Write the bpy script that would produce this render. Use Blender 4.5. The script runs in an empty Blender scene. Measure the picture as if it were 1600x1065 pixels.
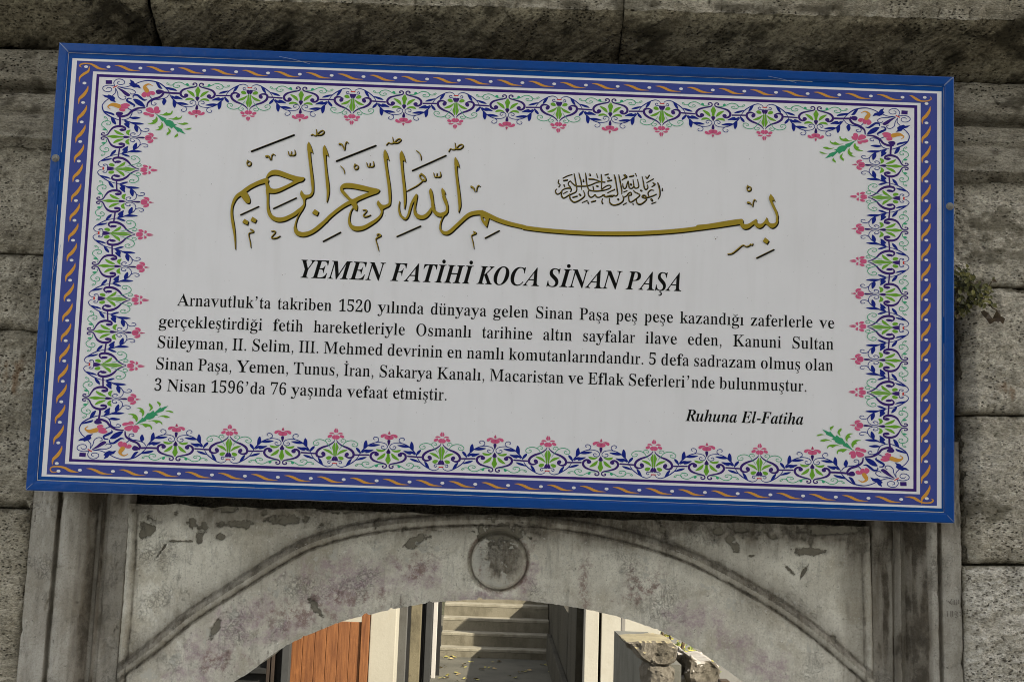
import bpy, bmesh, math, random
import numpy as np
from mathutils import Vector, Matrix
from mathutils.geometry import tessellate_polygon
random.seed(7)
C = bpy.context.scene.collection
SCN = bpy.context.scene
# ------------------------------------------------------------------ camera
FPX, PW, PH = 1800.0, 1600.0, 1065.0
ROLL, PITCH = math.radians(2.0), math.radians(8.2)
CAMP = np.array([0.0, 0.0, 2.4])
_fw = np.array([0, math.cos(PITCH), math.sin(PITCH)])
_u0 = np.array([0, -math.sin(PITCH), math.cos(PITCH)])
_r = math.cos(ROLL) * np.array([1.0, 0, 0]) + math.sin(ROLL) * _u0
_u = -math.sin(ROLL) * np.array([1.0, 0, 0]) + math.cos(ROLL) * _u0
cd = bpy.data.cameras.new('camera'); cam = bpy.data.objects.new('camera', cd); C.objects.link(cam)
cd.sensor_width = 36.0; cd.lens = FPX / PW * 36.0; cd.clip_start = 0.05; cd.clip_end = 500
cam.matrix_world = Matrix(((_r[0], _u[0], -_fw[0], 0), (_r[1], _u[1], -_fw[1], 0), (_r[2], _u[2], -_fw[2], 2.4), (0, 0, 0, 1)))
SCN.camera = cam
# ------------------------------------------------------------------ light
SUN_AZ, SUN_EL = math.radians(50), math.radians(35)      # sun behind the camera, to the right
w = bpy.data.worlds.new('World'); SCN.world = w; w.use_nodes = True
nt = w.node_tree; bg = nt.nodes['Background']
sky = nt.nodes.new('ShaderNodeTexSky'); sky.sky_type = 'NISHITA'; sky.sun_disc = False
sky.sun_elevation = SUN_EL; sky.sun_rotation = math.radians(180) - SUN_AZ
hs_ = nt.nodes.new('ShaderNodeHueSaturation'); hs_.inputs['Saturation'].default_value = 0.30          # thin high haze: a paler sky
tint = nt.nodes.new('ShaderNodeMix'); tint.data_type = 'RGBA'; tint.blend_type = 'MULTIPLY'; tint.inputs[0].default_value = 1.0; tint.inputs[7].default_value = (1.035, 1.0, 0.965, 1)
nt.links.new(sky.outputs[0], hs_.inputs['Color']); nt.links.new(hs_.outputs[0], tint.inputs[6]); nt.links.new(tint.outputs[2], bg.inputs[0]); bg.inputs[1].default_value = 0.15
sl = bpy.data.lights.new('sun', 'SUN'); sl.energy = 4.4; sl.angle = math.radians(0.5); sl.color = (1, 0.93, 0.8)
so = bpy.data.objects.new('sun', sl); C.objects.link(so)
sd = Vector((-math.sin(SUN_AZ) * math.cos(SUN_EL), math.cos(SUN_AZ) * math.cos(SUN_EL), -math.sin(SUN_EL)))
so.rotation_euler = sd.to_track_quat('-Z', 'Y').to_euler(); so.location = (8, -8, 20)
vs = SCN.view_settings; vs.view_transform = 'Standard'; vs.look = 'None'; vs.gamma = 1; vs.exposure = 1.36
SCN.cycles.pixel_filter_type = 'BLACKMAN_HARRIS'; SCN.cycles.filter_width = 1.0; SCN.cycles.max_bounces = 6; SCN.cycles.diffuse_bounces = 4


def at(px, py, Y):
    """the point of the vertical plane y = Y that stands at that place of the photograph (1600 x 1065)"""
    px = np.asarray(px, float); py = np.asarray(py, float)
    d = ((px - PW / 2) / FPX)[..., None] * _r - ((py - PH / 2) / FPX)[..., None] * _u + _fw
    return CAMP + d * (Y / d[..., 1])[..., None]


# ------------------------------------------------------------------ noise
_rng = np.random.RandomState(3)
_perm = np.concatenate([_rng.permutation(256)] * 3)
_ang = _rng.rand(256) * 2 * np.pi
_gx, _gy = np.cos(_ang), np.sin(_ang)


def pn(x, y):
    xi = np.floor(x).astype(int); yi = np.floor(y).astype(int); xf = x - xi; yf = y - yi
    u = xf * xf * xf * (xf * (xf * 6 - 15) + 10); v = yf * yf * yf * (yf * (yf * 6 - 15) + 10)
    def g(a, b, dx, dy):
        h = _perm[(_perm[a & 255] + b) & 255]
        return _gx[h] * dx + _gy[h] * dy
    n00 = g(xi, yi, xf, yf); n10 = g(xi + 1, yi, xf - 1, yf); n01 = g(xi, yi + 1, xf, yf - 1); n11 = g(xi + 1, yi + 1, xf - 1, yf - 1)
    return (n00 * (1 - u) + n10 * u) * (1 - v) + (n01 * (1 - u) + n11 * u) * v


def fbm(x, y, o=4, g=0.5):
    s = 0; a = 1
    for i in range(o):
        s = s + a * pn(x + 17.3 * i, y - 9.1 * i); x = x * 2.03; y = y * 2.03; a *= g
    return s


def sstep(a, b, x):
    t = np.clip((x - a) / (b - a), 0, 1); return t * t * (3 - 2 * t)


# ------------------------------------------------------------------ object helpers
def tag(o, label=None, cat=None, group=None, kind=None):
    for k, v in (('label', label), ('category', cat), ('group', group), ('kind', kind)):
        if v: o[k] = v
    return o


def thing(name, label, cat, loc=(0, 0, 0), group=None):
    o = bpy.data.objects.new(name, None); C.objects.link(o); o.location = loc; o.empty_display_size = 0.1
    return tag(o, label, cat, group)


def mk(name, V, F, mats, parent=None, smooth=False, attrs=None, mi=None, base=None):
    """one mesh object from world-space points"""
    V = np.asarray(V, float)
    if parent is not None: org = np.array(WLOC[parent.name])
    elif base is not None: org = np.array(base, float)
    else: org = np.array([(V[:, 0].min() + V[:, 0].max()) / 2, (V[:, 1].min() + V[:, 1].max()) / 2, V[:, 2].min()])
    me = bpy.data.meshes.new(name); me.from_pydata((V - org).tolist(), [], [tuple(int(i) for i in f) for f in F])
    for m in (mats if isinstance(mats, (list, tuple)) else [mats]): me.materials.append(m)
    if mi is not None: me.polygons.foreach_set('material_index', np.asarray(mi, np.int32))
    if smooth: me.polygons.foreach_set('use_smooth', [True] * len(F))
    for k, a in (attrs or {}).items():
        at_ = me.attributes.new(k, 'FLOAT', 'POINT'); at_.data.foreach_set('value', np.asarray(a, np.float32))
    me.update()
    o = bpy.data.objects.new(name, me); C.objects.link(o)
    if parent is not None:
        o.parent = parent; WLOC[o.name] = tuple(org)
    else:
        o.location = org; WLOC[o.name] = tuple(org)
    return o


WLOC = {}


def root(name, label, cat, loc, group=None):
    o = thing(name, label, cat, loc, group); WLOC[o.name] = tuple(loc); return o


class MB:
    """collects boxes, tubes and loose faces, then becomes ONE mesh object"""
    def __init__(s): s.v = []; s.f = []; s.m = []
    def add(s, V, F, m=0):
        n = len(s.v); s.v += [tuple(map(float, p)) for p in V]; s.f += [[i + n for i in f] for f in F]; s.m += [m] * len(F); return s
    def box(s, x0, x1, y0, y1, z0, z1, m=0, bev=0.0):
        bm = bmesh.new(); bmesh.ops.create_cube(bm, size=1)
        for q in bm.verts: q.co = Vector(((x0 + x1) / 2 + q.co.x * (x1 - x0), (y0 + y1) / 2 + q.co.y * (y1 - y0), (z0 + z1) / 2 + q.co.z * (z1 - z0)))
        if bev: bmesh.ops.bevel(bm, geom=bm.edges[:], offset=bev, segments=2, affect='EDGES', profile=0.5)
        bm.verts.index_update(); s.add([q.co for q in bm.verts], [[q.index for q in f.verts] for f in bm.faces], m); bm.free(); return s
    def tube(s, pts, rad, n=8, m=0):
        pts = [Vector(p) for p in pts]; rings = []
        if not isinstance(rad, (list, tuple)): rad = [rad] * len(pts)
        for i, p in enumerate(pts):
            t = (pts[min(i + 1, len(pts) - 1)] - pts[max(i - 1, 0)]).normalized()
            a = t.orthogonal().normalized() if i == 0 else (rings[-1][1] - t * rings[-1][1].dot(t)).normalized()
            b = t.cross(a); rings.append(([p + (a * math.cos(k * 2 * math.pi / n) + b * math.sin(k * 2 * math.pi / n)) * rad[i] for k in range(n)], a))
        V = [q for r in rings for q in r[0]]
        F = [[i * n + k, i * n + (k + 1) % n, (i + 1) * n + (k + 1) % n, (i + 1) * n + k] for i in range(len(pts) - 1) for k in range(n)]
        F += [list(range(n))[::-1], [(len(pts) - 1) * n + k for k in range(n)]]
        return s.add(V, F, m)
    def build(s, name, mats, parent=None, smooth=False, **kw):
        return mk(name, s.v, s.f, mats, parent, smooth, mi=s.m, **kw)


def gridF(n, m, off=0):
    i, j = np.meshgrid(np.arange(n - 1), np.arange(m - 1), indexing='ij')
    a = (i * m + j).ravel() + off
    return np.stack([a, a + m, a + m + 1, a + 1], 1)


# ------------------------------------------------------------------ materials
def mat(name, color=(0.5, 0.5, 0.5), rough=0.8, spec=0.3, metal=0.0):
    m = bpy.data.materials.new(name); m.use_nodes = True
    b = m.node_tree.nodes['Principled BSDF']; b.inputs['Base Color'].default_value = (*color, 1); b.inputs['Roughness'].default_value = rough
    b.inputs['Specular IOR Level'].default_value = spec; b.inputs['Metallic'].default_value = metal
    return m


class NT:
    def __init__(s, m): s.t = m.node_tree; s.b = s.t.nodes['Principled BSDF']; s.co = s.t.nodes.new('ShaderNodeTexCoord').outputs['Object']
    def n(s, typ, **kw):
        q = s.t.nodes.new(typ)
        for k, v in kw.items(): setattr(q, k, v)
        return q
    def lk(s, a, b): s.t.links.new(a, b)
    def mapping(s, scale, rot=(0, 0, 0)):
        q = s.n('ShaderNodeMapping'); q.inputs['Scale'].default_value = scale; q.inputs['Rotation'].default_value = rot; s.lk(s.co, q.inputs[0]); return q.outputs[0]
    def noise(s, scale, detail=6, rough=0.6, vec=None, dist=0.0):
        q = s.n('ShaderNodeTexNoise'); q.inputs['Scale'].default_value = scale; q.inputs['Detail'].default_value = detail
        q.inputs['Roughness'].default_value = rough; q.inputs['Distortion'].default_value = dist; s.lk(vec or s.co, q.inputs['Vector']); return q.outputs['Fac']
    def ramp(s, fac, a, b, c0=0.0, c1=1.0):
        q = s.n('ShaderNodeMapRange'); q.interpolation_type = 'SMOOTHSTEP'
        for i, v in enumerate((a, b, c0, c1)): q.inputs[i + 1].default_value = v
        s.lk(fac, q.inputs[0]); return q.outputs[0]
    def math(s, op, a, b):
        q = s.n('ShaderNodeMath', operation=op)
        for i, v in enumerate((a, b)):
            if isinstance(v, (int, float)): q.inputs[i].default_value = v
            else: s.lk(v, q.inputs[i])
        return q.outputs[0]
    def mix(s, f, a, b):
        q = s.n('ShaderNodeMix', data_type='RGBA')
        for k, v in ((0, f), (6, a), (7, b)):
            if isinstance(v, (int, float)): q.inputs[k].default_value = v
            elif isinstance(v, tuple): q.inputs[k].default_value = (*v, 1)
            else: s.lk(v, q.inputs[k])
        return q.outputs[2]
    def attr(s, nm): return s.n('ShaderNodeAttribute', attribute_name=nm).outputs['Fac']
    def bump(s, h, dist, strength=1.0, prev=None):
        q = s.n('ShaderNodeBump'); q.inputs['Distance'].default_value = dist; q.inputs['Strength'].default_value = strength
        s.lk(h, q.inputs['Height'])
        if prev: s.lk(prev, q.inputs['Normal'])
        return q.outputs[0]
    def out(s, col=None, nor=None, rough=None):
        if col is not None: s.lk(col, s.b.inputs['Base Color'])
        if nor is not None: s.lk(nor, s.b.inputs['Normal'])
        if rough is not None: s.lk(rough, s.b.inputs['Roughness'])


def stone_mat(name, light, dark, grime, pit=0.5, streak=1.0, grime_amt=0.5, bump=0.004, fine=140):
    """weathered limestone: mottled colour, small open pits, grime patches"""
    m = mat(name, light, 0.92, 0.15); t = NT(m)
    st = t.mapping((1, 1, 1 + 1.6 * streak), (0, 0.12, 0))
    big = t.noise(3.1, 8, 0.65, st, 0.4); mid = t.noise(22, 8, 0.7, st, 0.3); fin = t.noise(fine, 5, 0.75, st)
    c = t.mix(t.ramp(big, 0.36, 0.64), light, dark)
    c = t.mix(t.ramp(mid, 0.42, 0.72, 0, 0.75), c, tuple(v * 0.55 for v in dark))
    c = t.mix(t.ramp(mid, 0.30, 0.44, 0.5, 0), c, tuple(min(1, v * 1.25) for v in light))
    c = t.mix(t.ramp(fin, 0.46, 0.64, 0, 0.8), c, tuple(v * 0.36 for v in dark))
    c = t.mix(t.ramp(fin, 0.44, 0.30, 0, 0.7), c, tuple(min(1, v * 1.45) for v in light))
    g = t.noise(5.3, 9, 0.72, None, 1.2)
    c = t.mix(t.math('MULTIPLY', t.ramp(g, 0.52, 0.66), grime_amt), c, grime)
    vo = t.n('ShaderNodeTexVoronoi'); vo.inputs['Scale'].default_value = 78; t.lk(t.mapping((1, 1, 1.8), (0, 0.2, 0)), vo.inputs['Vector'])
    pm = t.math('MULTIPLY', t.ramp(vo.outputs['Distance'], 0.16, 0.36, 1, 0), t.ramp(t.noise(9, 5, 0.75), 0.46, 0.58))
    c = t.mix(t.math('MULTIPLY', pm, pit), c, tuple(v * 0.25 for v in grime))
    c = t.mix(t.math('MULTIPLY', t.attr('dirt'), 1.0), c, grime)
    c = t.mix(t.attr('rust'), c, (0.22, 0.11, 0.035))
    h = t.math('SUBTRACT', t.math('MULTIPLY', mid, 1.0), t.math('MULTIPLY', fin, 0.8))
    h = t.math('SUBTRACT', h, t.math('MULTIPLY', pm, 1.0))
    t.out(c, t.bump(h, bump)); return m


M = {}
M['rough'] = stone_mat('weathered limestone', (0.86, 0.80, 0.66), (0.56, 0.51, 0.40), (0.14, 0.125, 0.08), 0.85, 1.0, 0.45, 0.008, 120)
M['rough_l'] = stone_mat('grey weathered limestone', (0.66, 0.61, 0.485), (0.42, 0.38, 0.285), (0.10, 0.088, 0.06), 0.9, 1.2, 0.5, 0.008, 130)
M['course'] = stone_mat('moulded limestone', (0.60, 0.56, 0.455), (0.37, 0.335, 0.255), (0.075, 0.065, 0.045), 1.0, 1.6, 0.7, 0.008, 130)
M['pale'] = stone_mat('pale rough limestone', (0.92, 0.875, 0.755), (0.70, 0.65, 0.54), (0.19, 0.17, 0.115), 0.7, 0.6, 0.3, 0.008, 120)
M['cornice'] = stone_mat('grimy shade limestone', (0.36, 0.325, 0.225), (0.20, 0.172, 0.112), (0.035, 0.030, 0.018), 0.8, 0.6, 0.9, 0.010, 95)  # darker than the cornice front: grime plus underside shade in the colour
M['mortar'] = stone_mat('old mortar', (0.16, 0.145, 0.11), (0.10, 0.09, 0.065), (0.03, 0.026, 0.018), 0.5, 0, 0.6, 0.006)


def marble_mat(name, light, dark, grime):
    m = mat(name, light, 0.75, 0.25); t = NT(m)
    v = t.mapping((2.2, 1, 0.35)); st = t.noise(26, 7, 0.68, v, 0.3); big = t.noise(4.2, 8, 0.68, None, 0.8); fin = t.noise(210, 4, 0.75)
    c = t.mix(t.ramp(big, 0.38, 0.62), light, dark)
    c = t.mix(t.ramp(t.noise(8.5, 9, 0.75, None, 0.6), 0.46, 0.68, 0, 0.65), c, tuple(q * f for q, f in zip(dark, (0.66, 0.62, 0.54))))
    c = t.mix(t.ramp(st, 0.5, 0.72, 0, 0.6), c, tuple(q * 0.55 for q in dark))
    sp = t.noise(70, 4, 0.7); c = t.mix(t.ramp(sp, 0.62, 0.7, 0, 0.5), c, tuple(min(1, q * 1.3) for q in light))
    c = t.mix(t.ramp(fin, 0.5, 0.68, 0, 0.5), c, tuple(q * 0.5 for q in dark)); c = t.mix(t.ramp(fin, 0.42, 0.3, 0, 0.5), c, tuple(min(1, q * 1.25) for q in light))
    gn = t.noise(34, 6, 0.75)
    c = t.mix(t.ramp(t.math('ADD', t.attr('dirt'), t.math('MULTIPLY', t.math('SUBTRACT', gn, 0.5), 0.9)), 0.3, 0.75), c, grime)
    so_ = t.math('MULTIPLY', t.attr('grime_shade'), t.ramp(t.noise(18, 7, 0.75, v), 0.25, 0.7, 1.0, 0.62)); c = t.mix(so_, c, (0.12, 0.10, 0.072)); c = t.mix(t.ramp(t.math('MULTIPLY', t.attr('grime_shade'), t.math('ADD', t.noise(30, 6, 0.8), 0.35)), 0.72, 1.05, 0, 0.8), c, (0.05, 0.042, 0.03))  # grime and painted shade mixed into the marble colour
    c = t.mix(t.math('MULTIPLY', t.attr('pink'), t.ramp(t.noise(55, 7, 0.85), 0.36, 0.62, 0.1, 0.8)), c, (0.36, 0.26, 0.29))
    c = t.mix(t.math('MULTIPLY', t.attr('red'), t.ramp(t.noise(48, 6, 0.8), 0.42, 0.6, 0.0, 0.8)), c, (0.215, 0.135, 0.115))
    ve = t.n('ShaderNodeTexVoronoi', feature='DISTANCE_TO_EDGE'); ve.inputs['Scale'].default_value = 105
    vm = t.n('ShaderNodeVectorMath', operation='ADD'); nv = t.n('ShaderNodeTexNoise'); nv.inputs['Scale'].default_value = 40; nv.inputs['Detail'].default_value = 5; t.lk(t.co, nv.inputs['Vector'])
    vsx = t.n('ShaderNodeVectorMath', operation='SCALE'); vsx.inputs['Scale'].default_value = 0.05; t.lk(nv.outputs['Color'], vsx.inputs[0]); t.lk(t.co, vm.inputs[0]); t.lk(vsx.outputs[0], vm.inputs[1]); t.lk(vm.outputs[0], ve.inputs['Vector'])
    crk = t.math('MULTIPLY', t.ramp(ve.outputs['Distance'], 0.0, 0.09, 1, 0), t.ramp(t.noise(8, 5, 0.7), 0.5, 0.66))
    c = t.mix(t.math('MULTIPLY', crk, 0.5), c, tuple(q * 0.42 for q in dark))
    spk = t.ramp(t.noise(105, 3, 0.6), 0.66, 0.72, 0, 0.7); c = t.mix(spk, c, tuple(q * 0.4 for q in dark))
    fl = t.math('ADD', t.attr('flake'), t.math('MULTIPLY', t.math('SUBTRACT', t.noise(42, 9, 0.85), 0.5), 2.0))
    fm = t.ramp(fl, 0.55, 0.66)
    c = t.mix(fm, c, t.mix(t.noise(60, 4, 0.7), (0.27, 0.25, 0.195), (0.14, 0.128, 0.096)))
    wm = t.ramp(t.math('ADD', t.attr('white'), t.math('MULTIPLY', t.math('SUBTRACT', t.noise(80, 5, 0.75), 0.5), 0.9)), 0.5, 0.62)
    c = t.mix(t.math('MULTIPLY', wm, 0.75), c, (0.50, 0.49, 0.43))
    h = t.math('ADD', t.math('MULTIPLY', fin, 0.35), t.math('MULTIPLY', sp, 0.6)); h = t.math('SUBTRACT', h, t.math('ADD', t.math('MULTIPLY', fm, 0.9), t.math('MULTIPLY', crk, 0.8)))
    t.out(c, t.bump(h, 0.003)); return m


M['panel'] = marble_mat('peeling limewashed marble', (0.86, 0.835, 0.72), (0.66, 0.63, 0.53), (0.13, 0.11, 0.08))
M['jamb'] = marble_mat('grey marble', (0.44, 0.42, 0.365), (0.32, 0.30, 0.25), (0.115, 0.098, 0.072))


def paint(name, color, rough=0.5, spec=0.4, wear=0.06):
    m = mat(name, color, rough, spec); t = NT(m); n = t.noise(9, 5, 0.6)
    c = t.mix(t.ramp(n, 0.3, 0.7, 0, wear), color, tuple(0.6 * q + 0.03 for q in color))
    sp = t.noise(160, 2, 0.5); c = t.mix(t.ramp(sp, 0.72, 0.76, 0, 0.35), c, (0.12, 0.11, 0.09)); t.out(c); return m


M['white'] = paint('white sign sheet', (0.83, 0.83, 0.84), 0.5, 0.12, 0.05)
_t = NT(M['white']); _o = _t.b.inputs['Base Color'].links[0].from_socket
_s = _t.noise(7, 6, 0.6, _t.mapping((3.5, 0.35, 1))); _c = _t.mix(_t.ramp(_s, 0.45, 0.75, 0, 0.10), _o, (0.50, 0.49, 0.45)); _c = _t.mix(_t.ramp(_t.noise(2.2, 4, 0.6), 0.4, 0.75, 0, 0.07), _c, (0.45, 0.45, 0.43)); _t.out(_c)
M['frame'] = paint('blue frame paint', (0.0, 0.060, 0.285), 0.33, 0.24, 0.25)
_t = NT(M['frame']); _t.out(None, _t.bump(_t.noise(5, 5, 0.6), 0.012))
M['blue'] = paint('blue print', (0.0, 0.064, 0.29), 0.42, 0.15)
PAL = dict(i=('indigo print', (0.062, 0.082, 0.31)), o=('orange print', (0.66, 0.33, 0.06)), p=('pink print', (0.66, 0.12, 0.25)), g=('leaf green print', (0.17, 0.42, 0.04)),
           t=('sea green print', (0.05, 0.40, 0.20)), e=('emerald print', (0.05, 0.34, 0.16)), n=('navy print', (0.012, 0.025, 0.24)), v=('violet print', (0.05, 0.022, 0.175)), d=('red print', (0.62, 0.05, 0.04)),
           k=('black print', (0.008, 0.008, 0.007)), G=('gold print', (0.36, 0.265, 0.03)), w=('white print', (0.8, 0.8, 0.8)))
PM = {k: paint(*v, 0.5, 0.05, 0.05) for k, v in PAL.items()}
# ------------------------------------------------------------------ masonry wall
YW = 3.20                                         # plane of the plain courses


def rough_disp(X, Z, seed, amp=1.0):
    d = 0.010 * fbm(X * 5 + seed, Z * 7 + seed, 3) + 0.006 * fbm(X * 24 + seed, Z * 40, 4, 0.6)
    p = pn(X * 60 + seed * 3, Z * 110) + 0.5 * pn(X * 130, Z * 210 + seed)
    d = d + 0.005 * sstep(0.33, 0.62, p) + 0.0022 * np.abs(pn(X * 46 + seed, Z * 150))
    return d * amp


def block(name, quad, Y, parent, m, seed, step=2.2, chamfer=0.0, edge=0.009, amp=1.0, rust=(), z0=None, tail=0.16, label=None, grime=()):
    """one ashlar block: face laid out between four photo corners (tl, tr, br, bl), rough face, receding arrises, sides going back"""
    (tl, tr, br, bl) = [np.array(q, float) for q in quad]
    n = max(8, int(max(np.hypot(*(tr - tl)), np.hypot(*(br - bl))) / step)); k = max(8, int(np.hypot(*(bl - tl)) / step))
    s = np.linspace(0, 1, n)[:, None, None]; t = np.linspace(0, 1, k)[None, :, None]
    pxy = (tl * (1 - s) + tr * s) * (1 - t) + (bl * (1 - s) + br * s) * t
    P = at(pxy[..., 0], pxy[..., 1], Y)
    X, Z = P[..., 0], P[..., 2]
    if z0 is not None: P[:, -1, 2] = z0
    d = rough_disp(X, Z, seed, amp)
    wx = X.max() - X.min(); hz = Z.max() - Z.min()
    nz = 0.013 * fbm(X * 12 + seed, Z * 12, 5, 0.65)
    eX = np.minimum(s[..., 0], 1 - s[..., 0]) * wx + nz; eZ = np.minimum(t[..., 0], 1 - t[..., 0]) * hz + nz
    e = np.minimum(eX, eZ); d = d + 0.022 * sstep(0.022, 0.0, e) * sstep(0.12, 0.45, fbm(X * 9 + seed, Z * 9 + 3, 4))
    d = d + edge * np.exp(-np.clip(e, 0, None) / 0.008) + 0.006 * np.exp(-np.clip(e, 0, None) / 0.03)
    if chamfer:
        cw = 0.046; u = np.clip(1 - (s[..., 0] * wx + 0.35 * nz) / cw, 0, 1); d = d + chamfer * u
    P[..., 1] += d
    dirt = 0.75 * np.exp(-np.clip(e, 0, None) / 0.006) + 0.55 * sstep(0.33, 0.62, pn(X * 60 + seed * 3, Z * 110) + 0.5 * pn(X * 130, Z * 210 + seed))
    ru = np.zeros_like(X)
    for (rx, ry, rw, rh) in rust:
        r = np.hypot((pxy[..., 0] - rx) / rw, (pxy[..., 1] - ry) / rh) + 0.5 * fbm(X * 30, Z * 30, 3); ru = np.maximum(ru, 0.62 * sstep(1.0, 0.3, r) * sstep(-0.25, 0.3, fbm(X * 60, Z * 25, 4)))
    for (rx, ry, rw, rh) in grime:
        r = np.hypot((pxy[..., 0] - rx) / rw, (pxy[..., 1] - ry) / rh) + 0.9 * fbm(X * 22, Z * 40, 4); dirt = np.maximum(dirt, 0.7 * sstep(1.0, 0.4, r))
    V = P.reshape(-1, 3); F = gridF(n, k)
    ring = [i * k for i in range(n)] + [(n - 1) * k + j for j in range(1, k)] + [i * k + k - 1 for i in range(n - 2, -1, -1)] + [j for j in range(k - 2, 0, -1)]
    B = V[ring].copy(); B[:, 1] = Y + tail; m0 = len(V); L = len(ring)
    side = [[ring[i], ring[(i + 1) % L], m0 + (i + 1) % L, m0 + i] for i in range(L)]
    A = lambda a: np.concatenate([np.clip(a.ravel(), 0, 1), np.full(L, 0.3)])
    o = mk(name, np.concatenate([V, B]), F[:, ::-1].tolist() + side, m, parent, True, dict(dirt=A(dirt), rust=A(ru)))
    if label: o['label'] = label
    return o


wall = root('stone_wall', 'old weathered grey limestone wall of large blocks round the arched gateway', 'wall', (0, YW, 0))
JL = lambda y: 49.5 - 0.079 * (y - 780)            # joint between the left blocks and the marble jamb
JR = lambda y: 1509 + 0.0115 * (y - 868) * 2.0     # the same on the right
lb = [(229, 395, 165, 165), (397.5, 515, 165, 165), (517, 793, JL(517), JL(793)), (796, 1180, JL(796), JL(1180))]
for i, (y0, y1, xa, xb) in enumerate(lb):
    sk = lambda x, y: y + 0.033 * (x - 40)
    ru = [(25, 590, 26, 42)] if i == 2 else []
    q = [(-420, sk(-420, y0)), (xa, sk(xa, y0) if i < 2 else y0), (xb, sk(xb, y1) if i < 2 else y1), (-420, sk(-420, y1))]
    block('wall_block', q, YW - (0.012, 0.016, 0.010, 0.02)[i], wall, M['rough_l'], 11.3 + 7 * i, 2.2, rust=ru, edge=0.007 if i != 1 else 0.004, z0=None)
rbk = [(283, 446, 1432, 1432), (449, 646.5, JR(449), JR(646)), (649.5, 880.5, JR(650), JR(880)), (885, 1180, JR(885), JR(1180))]
for i, (y0, y1, xa, xb) in enumerate(rbk):
    sk = lambda x, y: y + 0.004 * (x - 1550) + (0.025 * (x - 1550) if i == 0 and y < 300 else 0)
    q = [(xa, sk(xa, y0)), (2020, sk(2020, y0)), (2020, sk(2020, y1)), (xb, sk(xb, y1))]
    block('wall_block', q, YW - (0.012, 0.035, 0.030, 0.045)[i], wall, M['pale'] if i == 3 else M['rough'], 61.7 + 9 * i, 2.0, chamfer=(0, 0.022, 0.022, 0.006)[i],
          rust=[(1572, 612, 20, 22)] if i == 1 else [], grime=[(1540, 795, 60, 26)] if i == 2 else ([(1560, 350, 60, 30), (1560, 400, 60, 16)] if i == 0 else []),
          edge=(0.008, 0.012, 0.010, 0.014)[i], amp=(1, 1, 1, 1.7)[i])
# plain lower courses of the same wall down to the ground (below the picture)
zl = float(at(0, 1180, YW)[2])
for x0, x1 in ((-2.4, float(at(JL(1180), 1180, YW)[0]) - 0.004), (float(at(JR(1180), 1180, YW)[0]) + 0.004, 2.4)):
    nx, nz_ = 60, 50
    gx, gz = np.meshgrid(np.linspace(x0, x1, nx), np.linspace(0, zl - 0.006, nz_), indexing='ij')
    P = np.stack([gx, YW - 0.015 + rough_disp(gx, gz, 5.5, 1.5), gz], -1).reshape(-1, 3)
    mk('wall_block', P, gridF(nx, nz_).tolist(), M['rough'], wall, True)

# mouldings under the cornice: one profile carried along the whole wall
zL = lambda y: float(at(50, y, YW - 0.04)[2])
prof = [(3.205, zL(236)), (3.205, zL(229)), (3.200, zL(226)), (3.172, zL(218.5)), (3.152, zL(216.5)), (3.150, zL(200)), (3.150, zL(186)), (3.156, zL(182)), (3.164, zL(177)), (3.156, zL(172.5)),
        (3.150, zL(168)), (3.151, zL(150)), (3.156, zL(147.5)), (3.188, zL(145.5)), (3.186, zL(137)), (3.140, zL(133.5)), (3.128, zL(132)), (3.126, zL(126)), (3.126, zL(88)), (3.134, zL(83)), (3.19, zL(80))]
pz = np.array(prof); seg = np.concatenate([[0], np.cumsum(np.hypot(np.diff(pz[:, 0]), np.diff(pz[:, 1])))])
tt = np.linspace(0, seg[-1], 120); py_ = np.interp(tt, seg, pz[:, 0]); pzz = np.interp(tt, seg, pz[:, 1])
xs = np.concatenate([np.arange(-2.2, -1.15, 0.006), np.arange(-1.15, 1.1, 0.03), np.arange(1.1, 2.2, 0.006)])
GX, GT = np.meshgrid(xs, np.arange(120), indexing='ij'); GY = py_[GT]; GZ = pzz[GT]
wob = 0.0035 * fbm(GX * 9, GZ * 3 + 4, 3)
dd = rough_disp(GX, GZ, 33.0, 0.6) + 0.008 * sstep(0.18, 0.5, fbm(GX * 7 + 3, GZ * 16, 4))
P = np.stack([GX, GY + dd, GZ + wob], -1).reshape(-1, 3)
und = np.clip((np.gradient(py_) / (np.abs(np.gradient(pzz)) + 1e-4)) * -0.25, 0, 1)[GT]
dirt = np.clip(0.75 * sstep(0.15, 0.55, fbm(GX * 6 + 8, GZ * 14, 5, 0.65)) + 0.5 * sstep(0.33, 0.62, pn(GX * 60 + 99, GZ * 110)), 0, 1)
mk('string_course', P, gridF(len(xs), 120).tolist(), M['course'], wall, True, dict(dirt=dirt.ravel(), rust=np.zeros(P.shape[0])))

# cornice: three long blocks with a splayed underside, its shade and grime put in the colour
ce = lambda x: 14 + 0.0275 * (x - 800) + (0 if x > 760 else -6)      # photo line of the lower front arris
YF = 2.985


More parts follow.
